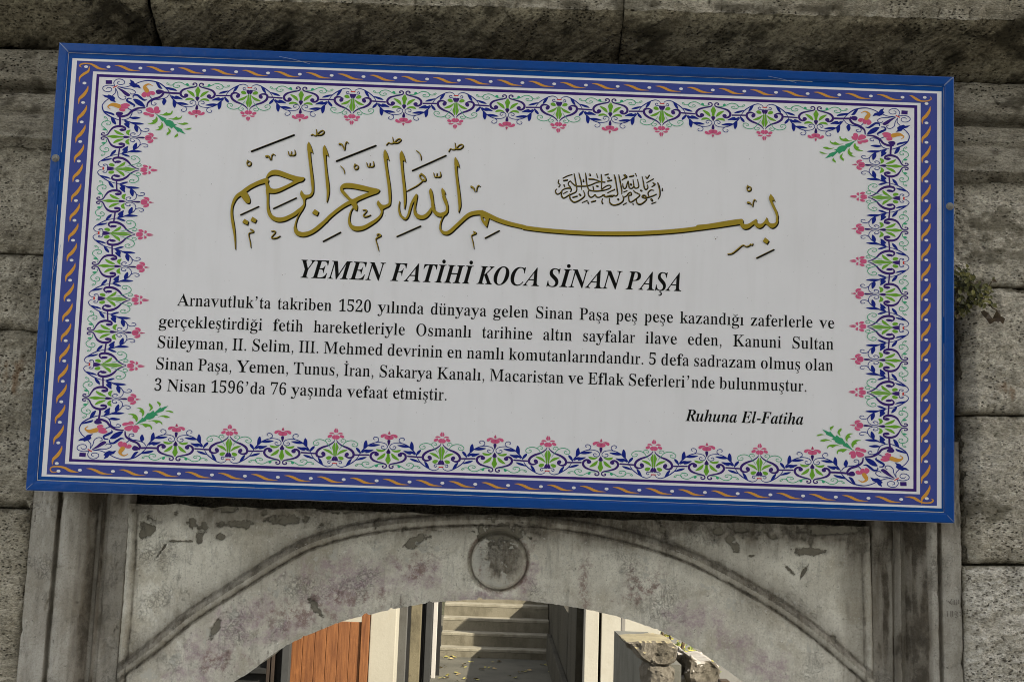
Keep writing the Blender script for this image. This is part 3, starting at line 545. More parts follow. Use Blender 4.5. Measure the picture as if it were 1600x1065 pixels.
# ---- traced lettering and ornament, in sign millimetres / thousandths of an em
FONT_R={
',':(0.250,')=)#)L)L)u)V*=)B*G(k*8&u)k&8)8%u)3&.)[&V)z(8)V(G'),
'.':(0.250,'*L(z*A)?*%)S)_)S)C)?)8(z)C(Y)_(E*%(E*A(Y'),
'0':(0.500,'+8(C*m(H*K(T*/(e)r(z)^)7)L)T)>)v)3*A)**l)#+?(|+q({,K(|-%)#-W)*.*)2.T)B/+)V/S)r/v*/0/*K0@*n0K+90O+j0G,705,W/v,r/S-,/*-<.S-E.)-K-V-O-$-P,J-O+p-K+>-E*l-=*A-1)v,~)T,m)6,W(x,6(^+i(J +8)(+X)/+s)I,*)w,2*?,7*i,;+;,=+n,>,J,=-&,;-Y,7.,,1.T,*.x+r/J+X/d+9/k*u/d*Y/J*F.x*?.T*9.,*5-Y*3-&*2,J*3+n*5+;*9*i*?*?*G)w*Z)I*u)/'),
'1':(0.500,')I(L)I)&*8)&*M)**c)-*k)F*t)h*t+1*t-y*t/A*N/$*8.i*$.T)e.@)K.:)<.C)).J(~.b(s.~)6/()V/7)n/E*,/Y*G/q+/0@,-0J,(/,,(+,,()h,0)J,7)2,L)*,e)&-R)&-R(L'),
'2':(0.500,'(l(L(w)N*=+;*`+d*},-+:,O+M,o+^-2+j-P+v.$+{.Y+t/4+_/W+C/i+%/n*W/f*7/G**.~*$.P*--u)Z-}):.8(}.R(~.~)&/A)5/^)N/w)q04*30B*W0L+%0P+T0J+|0:,B0,,]/r,u/R-*//-/._--.>-%-{,t-Y,a-3,N,q,9,Q+y,/+c+n+H+O+++/*f*g)g)W,))W,F)Y,a)i,n*+,u*K,{*g-U*k-P(P+x(U*D(U'),
'3':(0.500,'*r(D*H(F*#(N)a(X)=(n)$)+(r)E(n)a(n*%)(*8)>*E)W*T)V*,)`)d)s)J*>)3*l),+.)/+I)7+d)G+{)c,/*1,4*h,.+5+x+V+`+p+@,%*y,5*N,6)r,6)r,u*R,t*w,v+8-,+P-@+f-^+t.&+y.S+s/-+^/S+A/h*z/n*]/j*D/[*1/B*%.z*#.S*-./)W.:)6.J(z.a(|/+)#/G)3/a)L/z)f00**0@*P0L+#0O+Q0J+x0:,>0-,]/y,u/U-)/2-/.b-+.;,{-u,h-V,N-9,1,z+i,`,1,N,R,9,r+~-.+`-?+;-E*f-D*B->)}-4)c,z)?,^(~,<(f+q(R+S(J+6(F'),
'5':(0.500,'*t(D*J(F*%(M)d(X)C(n)-)+({)E(w)b(w*$)1*0)D*;)^*L)]*/)c)m)p)Q**)=*D)0*g),+))/+D)9+_)J+v)j,**;,/*u,*+K+w+t+`,5+D,H+#,R*Z,U*;,S)},N)d,V)T,K).,S)8.M)D0F*[0=+s0=-.0F-3.S,Z.D,T.g,Q.x,M//,?/:,*/;)|/;)n--*&-2*@-7*]-:*y-:+N-4+z-%,C,m,b,T,z,8-1+r-<+I-?*u-=*M-7*,--)j,r)C,U)$,5(g+j(S+A(H'),
'6':(0.500,'+D(C*u(J*O(X*.(o)m)1)T)U)A*()6*N).*{))+R)(,.)),V)#,~)/-H)5-l)@.>)N.h)a/2)v/S*3/q*P0.*r0A+<0L+f0P,/0J,c02,~/}-6/k-A/T-C/=-E.|-1.i,n.],>.H,E.h,D/,,</I,,/a+t/m+^/p+</i*y/S*_/.*M.c*@.4*7-X*2,w*S-(*o-4+6-=+a->,+-5,K-&,h,q-$,Y-8,=-F+x-N+Q-Q+$-N*N-E)~-7)V,~)3,c(q,A(Y+t(I +G))+h)1,*)M,8)o,A*?,E*v,B+N,8+y,(,=+c,V+?,^+%,Y*f,N*K,B*#,=*3+P*7*z*>*N*H***T)g*m)C+,)/'),
'7':(0.500,'*,(L*^)k,7-n,g/;+J/<*-/<)^/4)S.Z)O.,(t.((y0B*R0=,,0=-a0F-Z/q-7.[+D)c*y(c'),
'9':(0.500,'*d(C*3(H)j(V)N(j)<)$)1)?)-)Y)2)l);)z)G*()V*8)e)h){)D*?)-*i)%+2)-+R)D+o)m,)*K,7+;,>,:+v+{+X+f+5+X*h+V*C+^*$+k)e+|)L,7)9,R)+,s(}-?(z-m(}.>)).g)5/0)F/Q)[/m)u0**90=*]0J+*0N+T0I+z0;,@0%,^/f,v/A-..p-:.I-B-x-G-E-E,i-N,@-E+u-A+O-<++-1*W-#*.,m)c,X)A,?)#+}(f+[(S+5(G +3,>+P,D+j,R,-,_,@-#,<-f,6.>,,.j+y/1+V/[+0/j*g/a*G/A*8.z*/.M*+-s*2-1*F,]*g,C'),
'A':(0.722,'(H(L(>(h([(m(u(y)5)5)C)b)~*z*Q,<++-W+r.l,902,W01,z.n-V-W.1,@.f+)/<)l/W)</|(~0;(n0Y(h0Y(L,`(L,`(h-J(q.$)3-n)O-`)r-=*d*C*f)u)[)r)S)p)J)o)@)f)8*$(r*e(h*b(h*l(L *T+--++3+t-l+.,I'),
'E':(0.611,'(a(L(a(f)/(k)K(v)h)4)l)f)l+B)l,z)l.V)h/6)J/R)//_(c/d(c/}.X/}.X-q.B-g.7.D.$.q-d/7-E/C,}/N,T/U,#/W+e/V+R/T+E/O+</D+,/3+).s+*,R+I,R+p,V,9,V,N,r,]-6,j-],s.2-/.2-/*H,r*H,k+#,^+L,P+p,5,,+j,,+>,/+*,/+))U+/)2+C(~+[(y+}(v,M(x,u(}-;)+-[)5-y)D.3)`.E)~.X*E.i*b/(*n.](b-0(L'),
'I':(0.333,'(^(L(^(g)((o)B({)])4)c)b)c+I)c-/)c.r)X/@)C/S)+/_(^/d(^/}+w/}+w/d+P/_+7/T*y/B*s.r*s-0*s+K*s)e*|)H+*)2+5(~+E(t+[(l+y(g+y(L'),
'K':(0.722,'(d(L(d(g)2(m)O(y)l)7)o)j)o+J)o-*)o.f)j/8)M/P)2/^(e/d(e/},;/},;/d+w/`+a/Y+O/Q+C/B+0/,+/.f+/,@,H-N-P.]-n/&-|/F-d/]-$/d-$/}.U/z0+/}0+/d/y/d/W/_/3/P.g/=.A.t-r.I,d-2-X+f.X*I/a)2/w(~0-(r0@(j0Z(g0Z(L.g(_,r(L,r(g-*(g-;(h-H(i-Q(l-c(q.()$-l)@-V)_+e,,+/+f+/)j+2)7+O(z+l(m,;(g,;(L'),
'M':(0.889,'(a(L(a(g).(m)K(y)`):)[)i)[.j)m//)b/G)L/P)</Z)$/a(b/d(b/}*#/}+./t+c.[-9*g-v,,.y.c/L/w0i/}2)/}2)/d1^/[1B/O1(/70~.e0~-,0~+N0~)r0~)J15)01A(y1R(o1g(j2)(g2)(L.[(L.[(g.z(k/4(r/F(z/S)1/e)J/e)o/e+W/e-?/U/1/$-f-|+,-=)q,y(L,`(L,A)n+k+,*i-`**.|*,-4*,)j**)8*>(x*[(k++(g++(L'),
'N':(0.722,'.~(<.4)X-7*k*A.D*4,g*4)h*1)8*C(y*a(m+2(g+2(L(h(L(h(g)+(j)A(o)S(x)a)-)`)G)b)h)b-2){.~);/J)&/[(w/a(h/d(h/}*p/r+l.a.`+..m,{.m.c.k/(.l/A.]/P.K/X.4/`-o/d-o/}09/}09/d/j/^/L/R/B/4/?.b/?+N/0)s/?(<'),
'O':(0.722,',J(<+y(?+N(H+&(Z*_(r*>)2)})Q)e)t)P*>)@*g)5+6)-+d)+,7)-,f)4-7)@-c)P./)e.T)}.x*>/=*_/Y+(/q+Q0%+~0/,Q02,~0/-M0%-u/p.=/W.]/<.y.y/6.V/J.2/Z-e/g-9/n,g/p,7/n+d/g+7/Z*g/J*>/6)t.y)Q.])1.<(p-s(X-I(H,y(? ,P(_-%(h-N)&-r)Q.4*5.G+-.M,7.J,u.C-R.7.).&.S-n.w-Q/=-4/V,o/f,I/k+t/b+K/G+(.x*f.9*S-A*L,7*O+T*V*x*d*F*t)w+-)S+I)1+g(s,,(d'),
'P':(0.556,'(b(L(b(g)-(m)H(y)d)7)f)j)f+J)f-*)f.f)b/8)G/O)-/](b/d(b/}+Z/},5/|,c/r-+/j-F/_-b/L-v/6.+.x.4.[.;.>.>-y.;-T.1-4.$,q-l,S-O,;-),0,Y+v,%+q*{+q*{)j*~)7+>(z+X(m,%(g,%(L *{,:+J,:+s,>,7,I,Q,Y,h,t,w-A,|-u,x.L,k.u,V/6,3/O+_/X+G/U+7/P*~/C*z/(*{-_'),
'S':(0.556,')/(<)2)a)/+))K+))X*P)h*#)w)V*2)7*Y(z+((i+V(c,-(k,R)&,n)I,{)x,v*L,[*x,.+=+.+l*c,%*B,<*&,Q)n,h)Y--)M-P)F-y)E.C)K.f)W/*)r/T*</t*Z0&*|0/+E02+d00,+0+,O/},w/r-)/l-//i-7/a-K/o-R02-n02-n-f-U-f-K./-=.O-0.q,m/=,F/T+{/g+S/m+&/f*`/Q*H/3*<.g*?.>*P-u*r-W+C-<,E,i,i,V-+,C-A,1-[+n-l+O-v+,-|*_-{*7-t)o-g)M-S).-9(o,u(X,N(I,#(@+P(=+8(>*{(@*c(F*K(M*5(U*$(])t(c)l(c)^(_)T(W)N(L)I(<'),
'T':(0.611,')x(L)x(g*I(l*i(x+-)7+1)j+0+9+0.2*z/[*p/[*@/V)r/H)K/4)6.h)$.<(w-k(]-d(]/v*8/}/&/}/&-j.i-c.`.=.N.j.7/5-l/H-@/V,i/[,O/[,O+9,N)j,S)6,r(x-5(l-d(g-d(L'),
'Y':(0.722,'*D(L*D(g*v(m+>(y+a)7+d)j+b+L*X-7)O.x))/C(e/U(Y/Z(M/_(A/a(5/c(5/},C/},C/c,//c+o/a+X/Z+A/U+;/C+5/,+B.q,1-N,z,--x-B.f.Q.z.u/4/<.l/X.*/c.#/c.#/}0f/}0f/c0I/]01/O/n/?/`.x.X-E-E+q-<)j-?)7-c(z.)(m.](g.](L'),
'a':(0.444,',-(=+f(M+S(b+M)+*}(e*[(O*8(C)n(?)H(O)+(d(|),(v)P(s)x)**?)G*_)b*l)|+)*D+:*m+J+K+Y+J,L+B,s+0-0*v-=*W-B*,-:)r,z)t,n**,J*,,<*(,))x+v)i+n)V+m)C+n)4+w)+,,)&,D),,a):,{)Q-6)m-T*,-^*I-c*j-e+:-a+^-U+z-H,4-9,B,r,N,L,R+w,Q)O,P)8,X)(,a(},n)$,w)(,y))-3(v,p(V,O(C *[)#*j)&*z)/+6)5+V)D+K+:*l+(*K*g*2*D*#)p*,)/'),
'b':(0.500,').(;);)w);-7);.s):/B)./W(q/_(g/e(W/}*I/}*J.R*J-)*z-J+E-^+q-^,A-Q,h-<,}-(-4,j-B,K-M,)-S+_-V+5-S*a-L*5-?)h--)D,r)#,W(d,8(N+p(A+H(=*z(C*Q(V)~),)<(; +;(b+f(o,*)9,6)X,>*#,D*Q,F+,,C+f,;,:,,,_+g,~+=-++(-&*p,w*T,l*J,O*J+$*J)W*X)(*t(k'),
'c':(0.444,'+*(E*a(K*@(V)}(h)c(~)K)>)8)_)**&(}*M(y*x(|+J)*+t)8,?)M,c)g-&**-B*N-V*w-b+F-f+s-],;-L,W-=,t,y,~,Q,y,<,_,$,K+~,$,(+r,Z+s,q+q,z+`-;+>-D*s-:*V,w*?,D*4+U*5*{*<*L*J*#*^)^+#)>+J).+t)+,<)1,_)A,w)S-9)L,t)%,O(d,((O+W(E'),
'd':(0.500,'*U(>*,(P)b(g)L(|););)-)[(~*#(x*J(u*t(x+H(~+t).,@)=,c)O-$)f-=*#-O*?-]*^-c++-_+N-K+z-++z/,+r/I+^/V+I/a+-/e+,/}-8/}-+.H-),p-++<-+)b-*)?-:))-N(}-Y(v-h(]-A(],r(T,C(L+l(=+{),+N(^+((F +$(w+:(|+O)0+n)=+u)b+z+*+z,O+n,j+U,w+@-(+)-,*[-$*A,]*3,6*,+_*)*}*+*A*2)l*?)E*Y(~'),
'e':(0.444,'*|(F*X(K*9(V)w(h)^(~)H)>)6)_))**(|*T(v+T(~+})5,D)F,f)[-()v-A*9-U*[-b+%-e+[-_,,-G,M-%,b,b,p,>,~+p-&+@-++6+f+5*5+4*;*J*M)n*k)G+7)3+e)0,0)8,S)N,e)c-.)_,j)2,G(j+z(R+N(G *5+]+s+]+r,#+k,[+]-&+I-=+,-D*j-;*R,~*?,Q*6+n'),
'f':(0.333,'(d(L(d(e({(h)0(m)<(t)P(|)S)8)S)`)S+B)D-%(f-%(f-X)S-X)S.=)X.l)h/6*%/T*H/k*r0&+M00+v0$,9/s,R/f,m/I,u/),q.k,b.^,T.R,A.Q,-.R+x.Y+n.f+i.w+l//+t/D+v/H+x/N+y/U+x/Y+l/g+W/k+</f++/W*x/?*q.v*p-X+|-X+|-%*p-%*p+<*p)R*u)*+2(r+L(i+v(e+v(L'),
'g':(0.500,'*x%/*:%2)c%<);%L(q%m(k&7(v&O)2&f)c(2):(C)#(](x(z(x)B)4)`)J)s)i***5*>)b*c)?+()*+M(~+{)),H):,k)W-.)|-J*?-Z*c-c+.-e+V-c+|-U,F-D-p-O-p,t,u,n-*,O-5,2-9+n-4+H-#+&,f*f,D*N+w*9+E*1+9*1*}*3*r*3*X*/*D*#*7)p)~)V*2)/*p)/+J)/+|).,K)*,m(~-7(n-M(W-d(=-k&p-e&C-N%y-*%X,`%F,3%9+Y%2 +.*Q+M*Y+g*p+y+=+~+y+},Z+k-)+M-<+.-D*k-<*R-&*?,Y*8+y*?+>*S*q*k*Y +3%S+y%X,O%g,n%~,z&D,x&^,g&r,G&|+y(#){())k&Z)^&:)j%{*)%g*R%X'),
'h':(0.500,'(e(L(e(e(z(i)/(q)B)%)D)D)D*l)D-])D/))A/F)0/W(|/a(u/f(f/}*K/}*M.J*M,r*u-9+9-O+Y-_+~-_,K-W,j-E,x,~-*,U-/+y-.)D-1)&-C(r-R(i-h(e-h(L+G(L+G(e+N(e+~(o,%)C,%*d,$,&+~,M+t,j+a,x+H,y*},k*A,N*M*q*M)D*N)&*a(r*p(i+*(e+*(L'),
'i':(0.278,'*$.[)j.`)W.m)L/$)G/<)K/T)X/h)j/u*$/y*;/u*M/h*Y/T*^/<*Y/$*M.m*;.` (f(L(f(e(~(i)4(q)G)$)J)D)J*~)J,])I,~):-5)%-;(z->(j-X*W-X*Z,4*Z*j*Z)D*[)&*o(r+#(j+;(e+;(L'),
'k':(0.500,'(e(L(e(e(~(j)4(q)G)%)I)D)L*k)I,6)I-[)I/&)H/F)7/X)%/`({/d(j/}*T/}*X.H*X+9+{,U,2,n,:-),,-9+b-?+^-X-g-X-l-?-H-8-&-(,_,n+u+v,h*F-k(~.%(l.<(e.<(L,~(`+e(L+e(e+m(e,,(i,G({,:)2,0)A+**{*W*b*X)D*Z)&*n(r*}(j+9(e+9(L'),
'l':(0.278,'(f(L(f(e(~(i)4(q)G)$)I)D)I*k)I-[)I/&)H/E)7/X)%/a(z/e(i/}*V/}*Y.A*Y+%*Y)D*Z)&*n(r*}(j+9(e+9(L'),
'm':(0.778,'(f(L(f(e(~(i)4(q)G)%)I)D)I+#)L,_)G,|)5-2)#-<(y-@(g-X*T-X*X,o+(-7+F-P+i-^,1-_,Z-W,|-I-0-+->,d-j-4.0-M.T-^.|-_/J-W/i-D/z,~0-,U02+y01)D03)&0F(r0V(i0n(e0n(L.B(L.B(e.X(i.j(q.})&.~)D.~*d.~,&.{,M.q,j.[,x.B,y-v,l-6,T-D*s-D)D-E)&-X(r-i(i.#(e.#(L+V(L+V(e+m(i+~(q,6)&,7)D,7*d,7,&,6,M,*,j+q,x+V,y+-,k*J,P*X*q*X)D*Y)&*l(r*|(j+7(e+7(L'),
'n':(0.500,'(e(L(e(e(z(i)/(q)B)%)D)D)D+#)@,^)B,})0-2(|-<(u-@(f-X*K-X*M,s*u-9+8-P+Y-_+~-_,K-W,j-E,x,~-*,U-/+y-.)D-1)&-C(r-R(i-h(e-h(L+G(L+G(e+N(e+~(o,%)C,%*d,$,&+~,M+t,j+a,x+H,y*},k*@,O*M*q*M)D*N)&*a(r*p(i+*(e+*(L'),
'o':(0.500,'+8(=*i(A*B(M)}(c)a(})I)?)6)b)(*+({*S(x*~({+N)(+x)6,B)H,d)`-%)|-@*B-V*i-a+8-e+b-b,--U,M-@,i-%-%,e-9,C-F+y-O+P-R*~-O*Q-G*)-9)_-&)=,k(z,N(a,.(K+c(@ +8(^+](h+x)+,*)D,2)k,6*/,9*T,:*~,7+a,1,8,&,_+u,y+[-<+8-G*o-<*T,y*G,_*>,7*8+a*6+#*7*U*:*0*>)k*H)D*U)+*p(h'),
'p':(0.500,'(e%1(e%H(w%K)(%R)6%X)F%g)F&#)F&G)J)+)F*k)H,O)D,x)5-3(~-;({-A(g-X*D-X*W,e*p-6+0-P+Q-^+u-_,D-Q,i-<,}-&-3,g-A,F-K+}-Q+V-S+,-Q*Y-K*/-A)d-3)@,|(~,h(f,N(S,4(G+q(A+F(D*~(Y*R(}*R&P*R&+*[%k*k%Z*z%Q+0%L+H%I+H%1 +E(w+l)#,.)F,;)m,C*C,F+#,D+^,=,3,1,Y+s,}+J-(+#,s*T,F*R*{*P)S*z)+'),
'r':(0.333,'(b(L(b(e(v(i))(q)9)$);)D):*~):,[)9-#),-5(x-;(u->(e-X*0-X*?,T*]-%*y->+6-O+L-V+f-R+w-E,&-2,%,q,#,[+w,N+m,B+^,>+O,?+F,E+>,Q+5,a+&,k*t,i*d,a*T,L*<,0*9+^*9)D*>)#*P(r*b(i*~(e*~(L'),
's':(0.389,'*e(=*<(C)h(U)_(X)T(c)@(Z)7(S(}(?(})|):*5)D)i)R)F)f))*/(l*V(c*t(g+/(u+>)-+G)I+>)w*r*@*.*f)b+%)E+B)6+c)1,,)+,S)7,v)J-:)g-Q*.-a*V-f*g-e*y-a+3-[+J-T+T-R+Y-P+_-I+m-T+v-V,--f,-,=+s,.+a,_+I-)+)-<*b-C*H-?*5-4*(,~){,g)|,L*+,6*>+~*X+n+:+L+b+2+z*r,-*P,4*$,2)U,))0+p(k+U(P+2(B'),
't':(0.278,'*.(>)b(N)F(a)?),)9)^)9+B)--*(f-)(f-H).-h)O.*)c.P)t.s*(/4*5/M*H/M*7-X+;-X+;-)*<-)*<+J*<)l*=)N*E)7*T)-*e).+#);+5)X+M)T+7(~*w(Z*U(E'),
'u':(0.500,'*G(H)~(J)c(U)U(p)G)0)?)T)<*))<,V);,x)*-1(t-;(j-@([-X*G-X*H+]*H)`*M)D*[)1*p)(+*)&+P)2,*)K+}+(+},V+{,z+h-2+U-<+E-@+;-X-0-X--+Y-+)Y-.)9->)%-R(}-_(y-k(`-D(^,u(V,D(S+p(=+~).+U(j+6(R*m(D'),
'v':(0.500,'+%(=*])k)x+4)8,X)1,y(s-.(a-:(H-?(H-X+J-X+J-@+<-@*s-;*]-(*[,x*_,p+_*I,f,],l,o,w,~,_-8,B-@,0-X-k-X-}-A-b-8-L-,-A,n-2,N,V+*+h)h+C(='),
'y':(0.500,')J%>)(%B(g%O(T%f(N&)(V&<(a&M(s&V).&[)B&Z)R&S)_&G)c&4)b&))c%})i%n*&%n*<%w*V&8*e&L*p&e*z($+((E*`)s)w+9)7,])5,v(|-&(n-/(g-6(Y-=(F-?(D-?(D-X+L-X+L-?+1-=*{-9*n-3*`-#*_,v*h,^+f*D,e,K,j,Z,n,h,r,},q-2,c-9,P->,G-?,6-X-m-X-~-?-i-:-T-.-I,o-:,M,_*~+r)X+L((+9&X+&&4*p%s*T%R*1%F)m%B'),
'z':(0.444,'(`(L(`(b)a*.+I-/*[-6*)-0)_,{)F,X)4,4(u,%(}-J*C-X-+-X-*-;,-+s*J(y+$(r+Q(u+u(~,8)0,L)J,_)k,o*%--*8,{(_+S(L'),
'ç':(0.444,'+*(E*a(K*@(V)}(h)c(~)K)>)8)_)**&(}*M(y*x(|+J)*+t)8,?)M,c)g-&**-B*N-V*w-b+F-f+s-],;-L,W-=,t,y,~,Q,y,<,_,$,K+~,$,(+r,Z+s,q+q,z+`-;+>-D*s-:*V,w*?,D*4+U*5*{*<*L*J*#*^)^+#)>+J).+t)+,<)1,_)A,w)S-9)L,t)%,O(d,((O+W(E +>(I+1&q+W&j+~&;+f%W+&%<*A%D*C%_*|%]+G%t+M&5+A&M*n&e*y(O'),
'ü':(0.500,'*G(H)~(J)c(U)U(p)G)0)?)T)<*))<,V);,x)*-1(t-;(j-@([-X*G-X*H+]*H)`*M)D*[)1*p)(+*)&+P)2,*)K+}+(+},V+{,z+h-2+U-<+E-@+;-X-0-X--+Y-+)Y-.)9->)%-R(}-_(y-k(`-D(^,u(V,D(S+p(=+~).+U(j+6(R*m(D *h/.*^/M*C/`)~/`)d/M)Y/.)d.j)~.W*C.W*^.j ,r/.,h/M,M/`,-/`+n/M+d/.+n.j,-.W,M.W,h.j'),
'ğ':(0.500,'*x%/*:%2)c%<);%L(q%m(k&7(v&O)2&f)c(2):(C)#(](x(z(x)B)4)`)J)s)i***5*>)b*c)?+()*+M(~+{)),H):,k)W-.)|-J*?-Z*c-c+.-e+V-c+|-U,F-D-p-O-p,t,u,n-*,O-5,2-9+n-4+H-#+&,f*f,D*N+w*9+E*1+9*1*}*3*r*3*X*/*D*#*7)p)~)V*2)/*p)/+J)/+|).,K)*,m(~-7(n-M(W-d(=-k&p-e&C-N%y-*%X,`%F,3%9+Y%2 +.*Q+M*Y+g*p+y+=+~+y+},Z+k-)+M-<+.-D*k-<*R-&*?,Y*8+y*?+>*S*q*k*Y +3%S+y%X,O%g,n%~,z&D,x&^,g&r,G&|+y(#){())k&Z)^&:)j%{*)%g*R%X )s/R*C.{+8.k,-.{,X/R,i/F,C.Z+8..*-.Z)c/F'),
'İ':(0.333,'(^(L(^(g)((o)B({)])4)c)b)c+I)c-/)c.r)X/@)C/S)+/_(^/d(^/}+w/}+w/d+P/_+7/T*y/B*s.r*s-0*s+K*s)e*|)H+*)2+5(~+E(t+[(l+y(g+y(L *v18*k1Y*N1n*,1n)k1Y)`18)k0r*,0^*N0^*k0r'),
'ı':(0.278,'(f(L(f(e(~(i)4(q)G)$)J)D)J*~)J,])I,~):-5)%-;(z->(j-X*W-X*Z,4*Z*j*Z)D*[)&*o(r+#(j+;(e+;(L'),
'ş':(0.389,'*e(=*<(C)h(U)_(X)T(c)@(Z)7(S(}(?(})|):*5)D)i)R)F)f))*/(l*V(c*t(g+/(u+>)-+G)I+>)w*r*@*.*f)b+%)E+B)6+c)1,,)+,S)7,v)J-:)g-Q*.-a*V-f*g-e*y-a+3-[+J-T+T-R+Y-P+_-I+m-T+v-V,--f,-,=+s,.+a,_+I-)+)-<*b-C*H-?*5-4*(,~){,g)|,L*+,6*>+~*X+n+:+L+b+2+z*r,-*P,4*$,2)U,))0+p(k+U(P+2(B *g(I*Y&q+$&j+K&;+3%W*O%<)j%D)l%_*I%]*p%t*v&5*j&M*;&e*F(O'),
'’':(0.333,')Z/V)m0)*E04*q/y*~/@*k.@*8-W)T-5)M-L*$-y*K.c)z.s'),
}
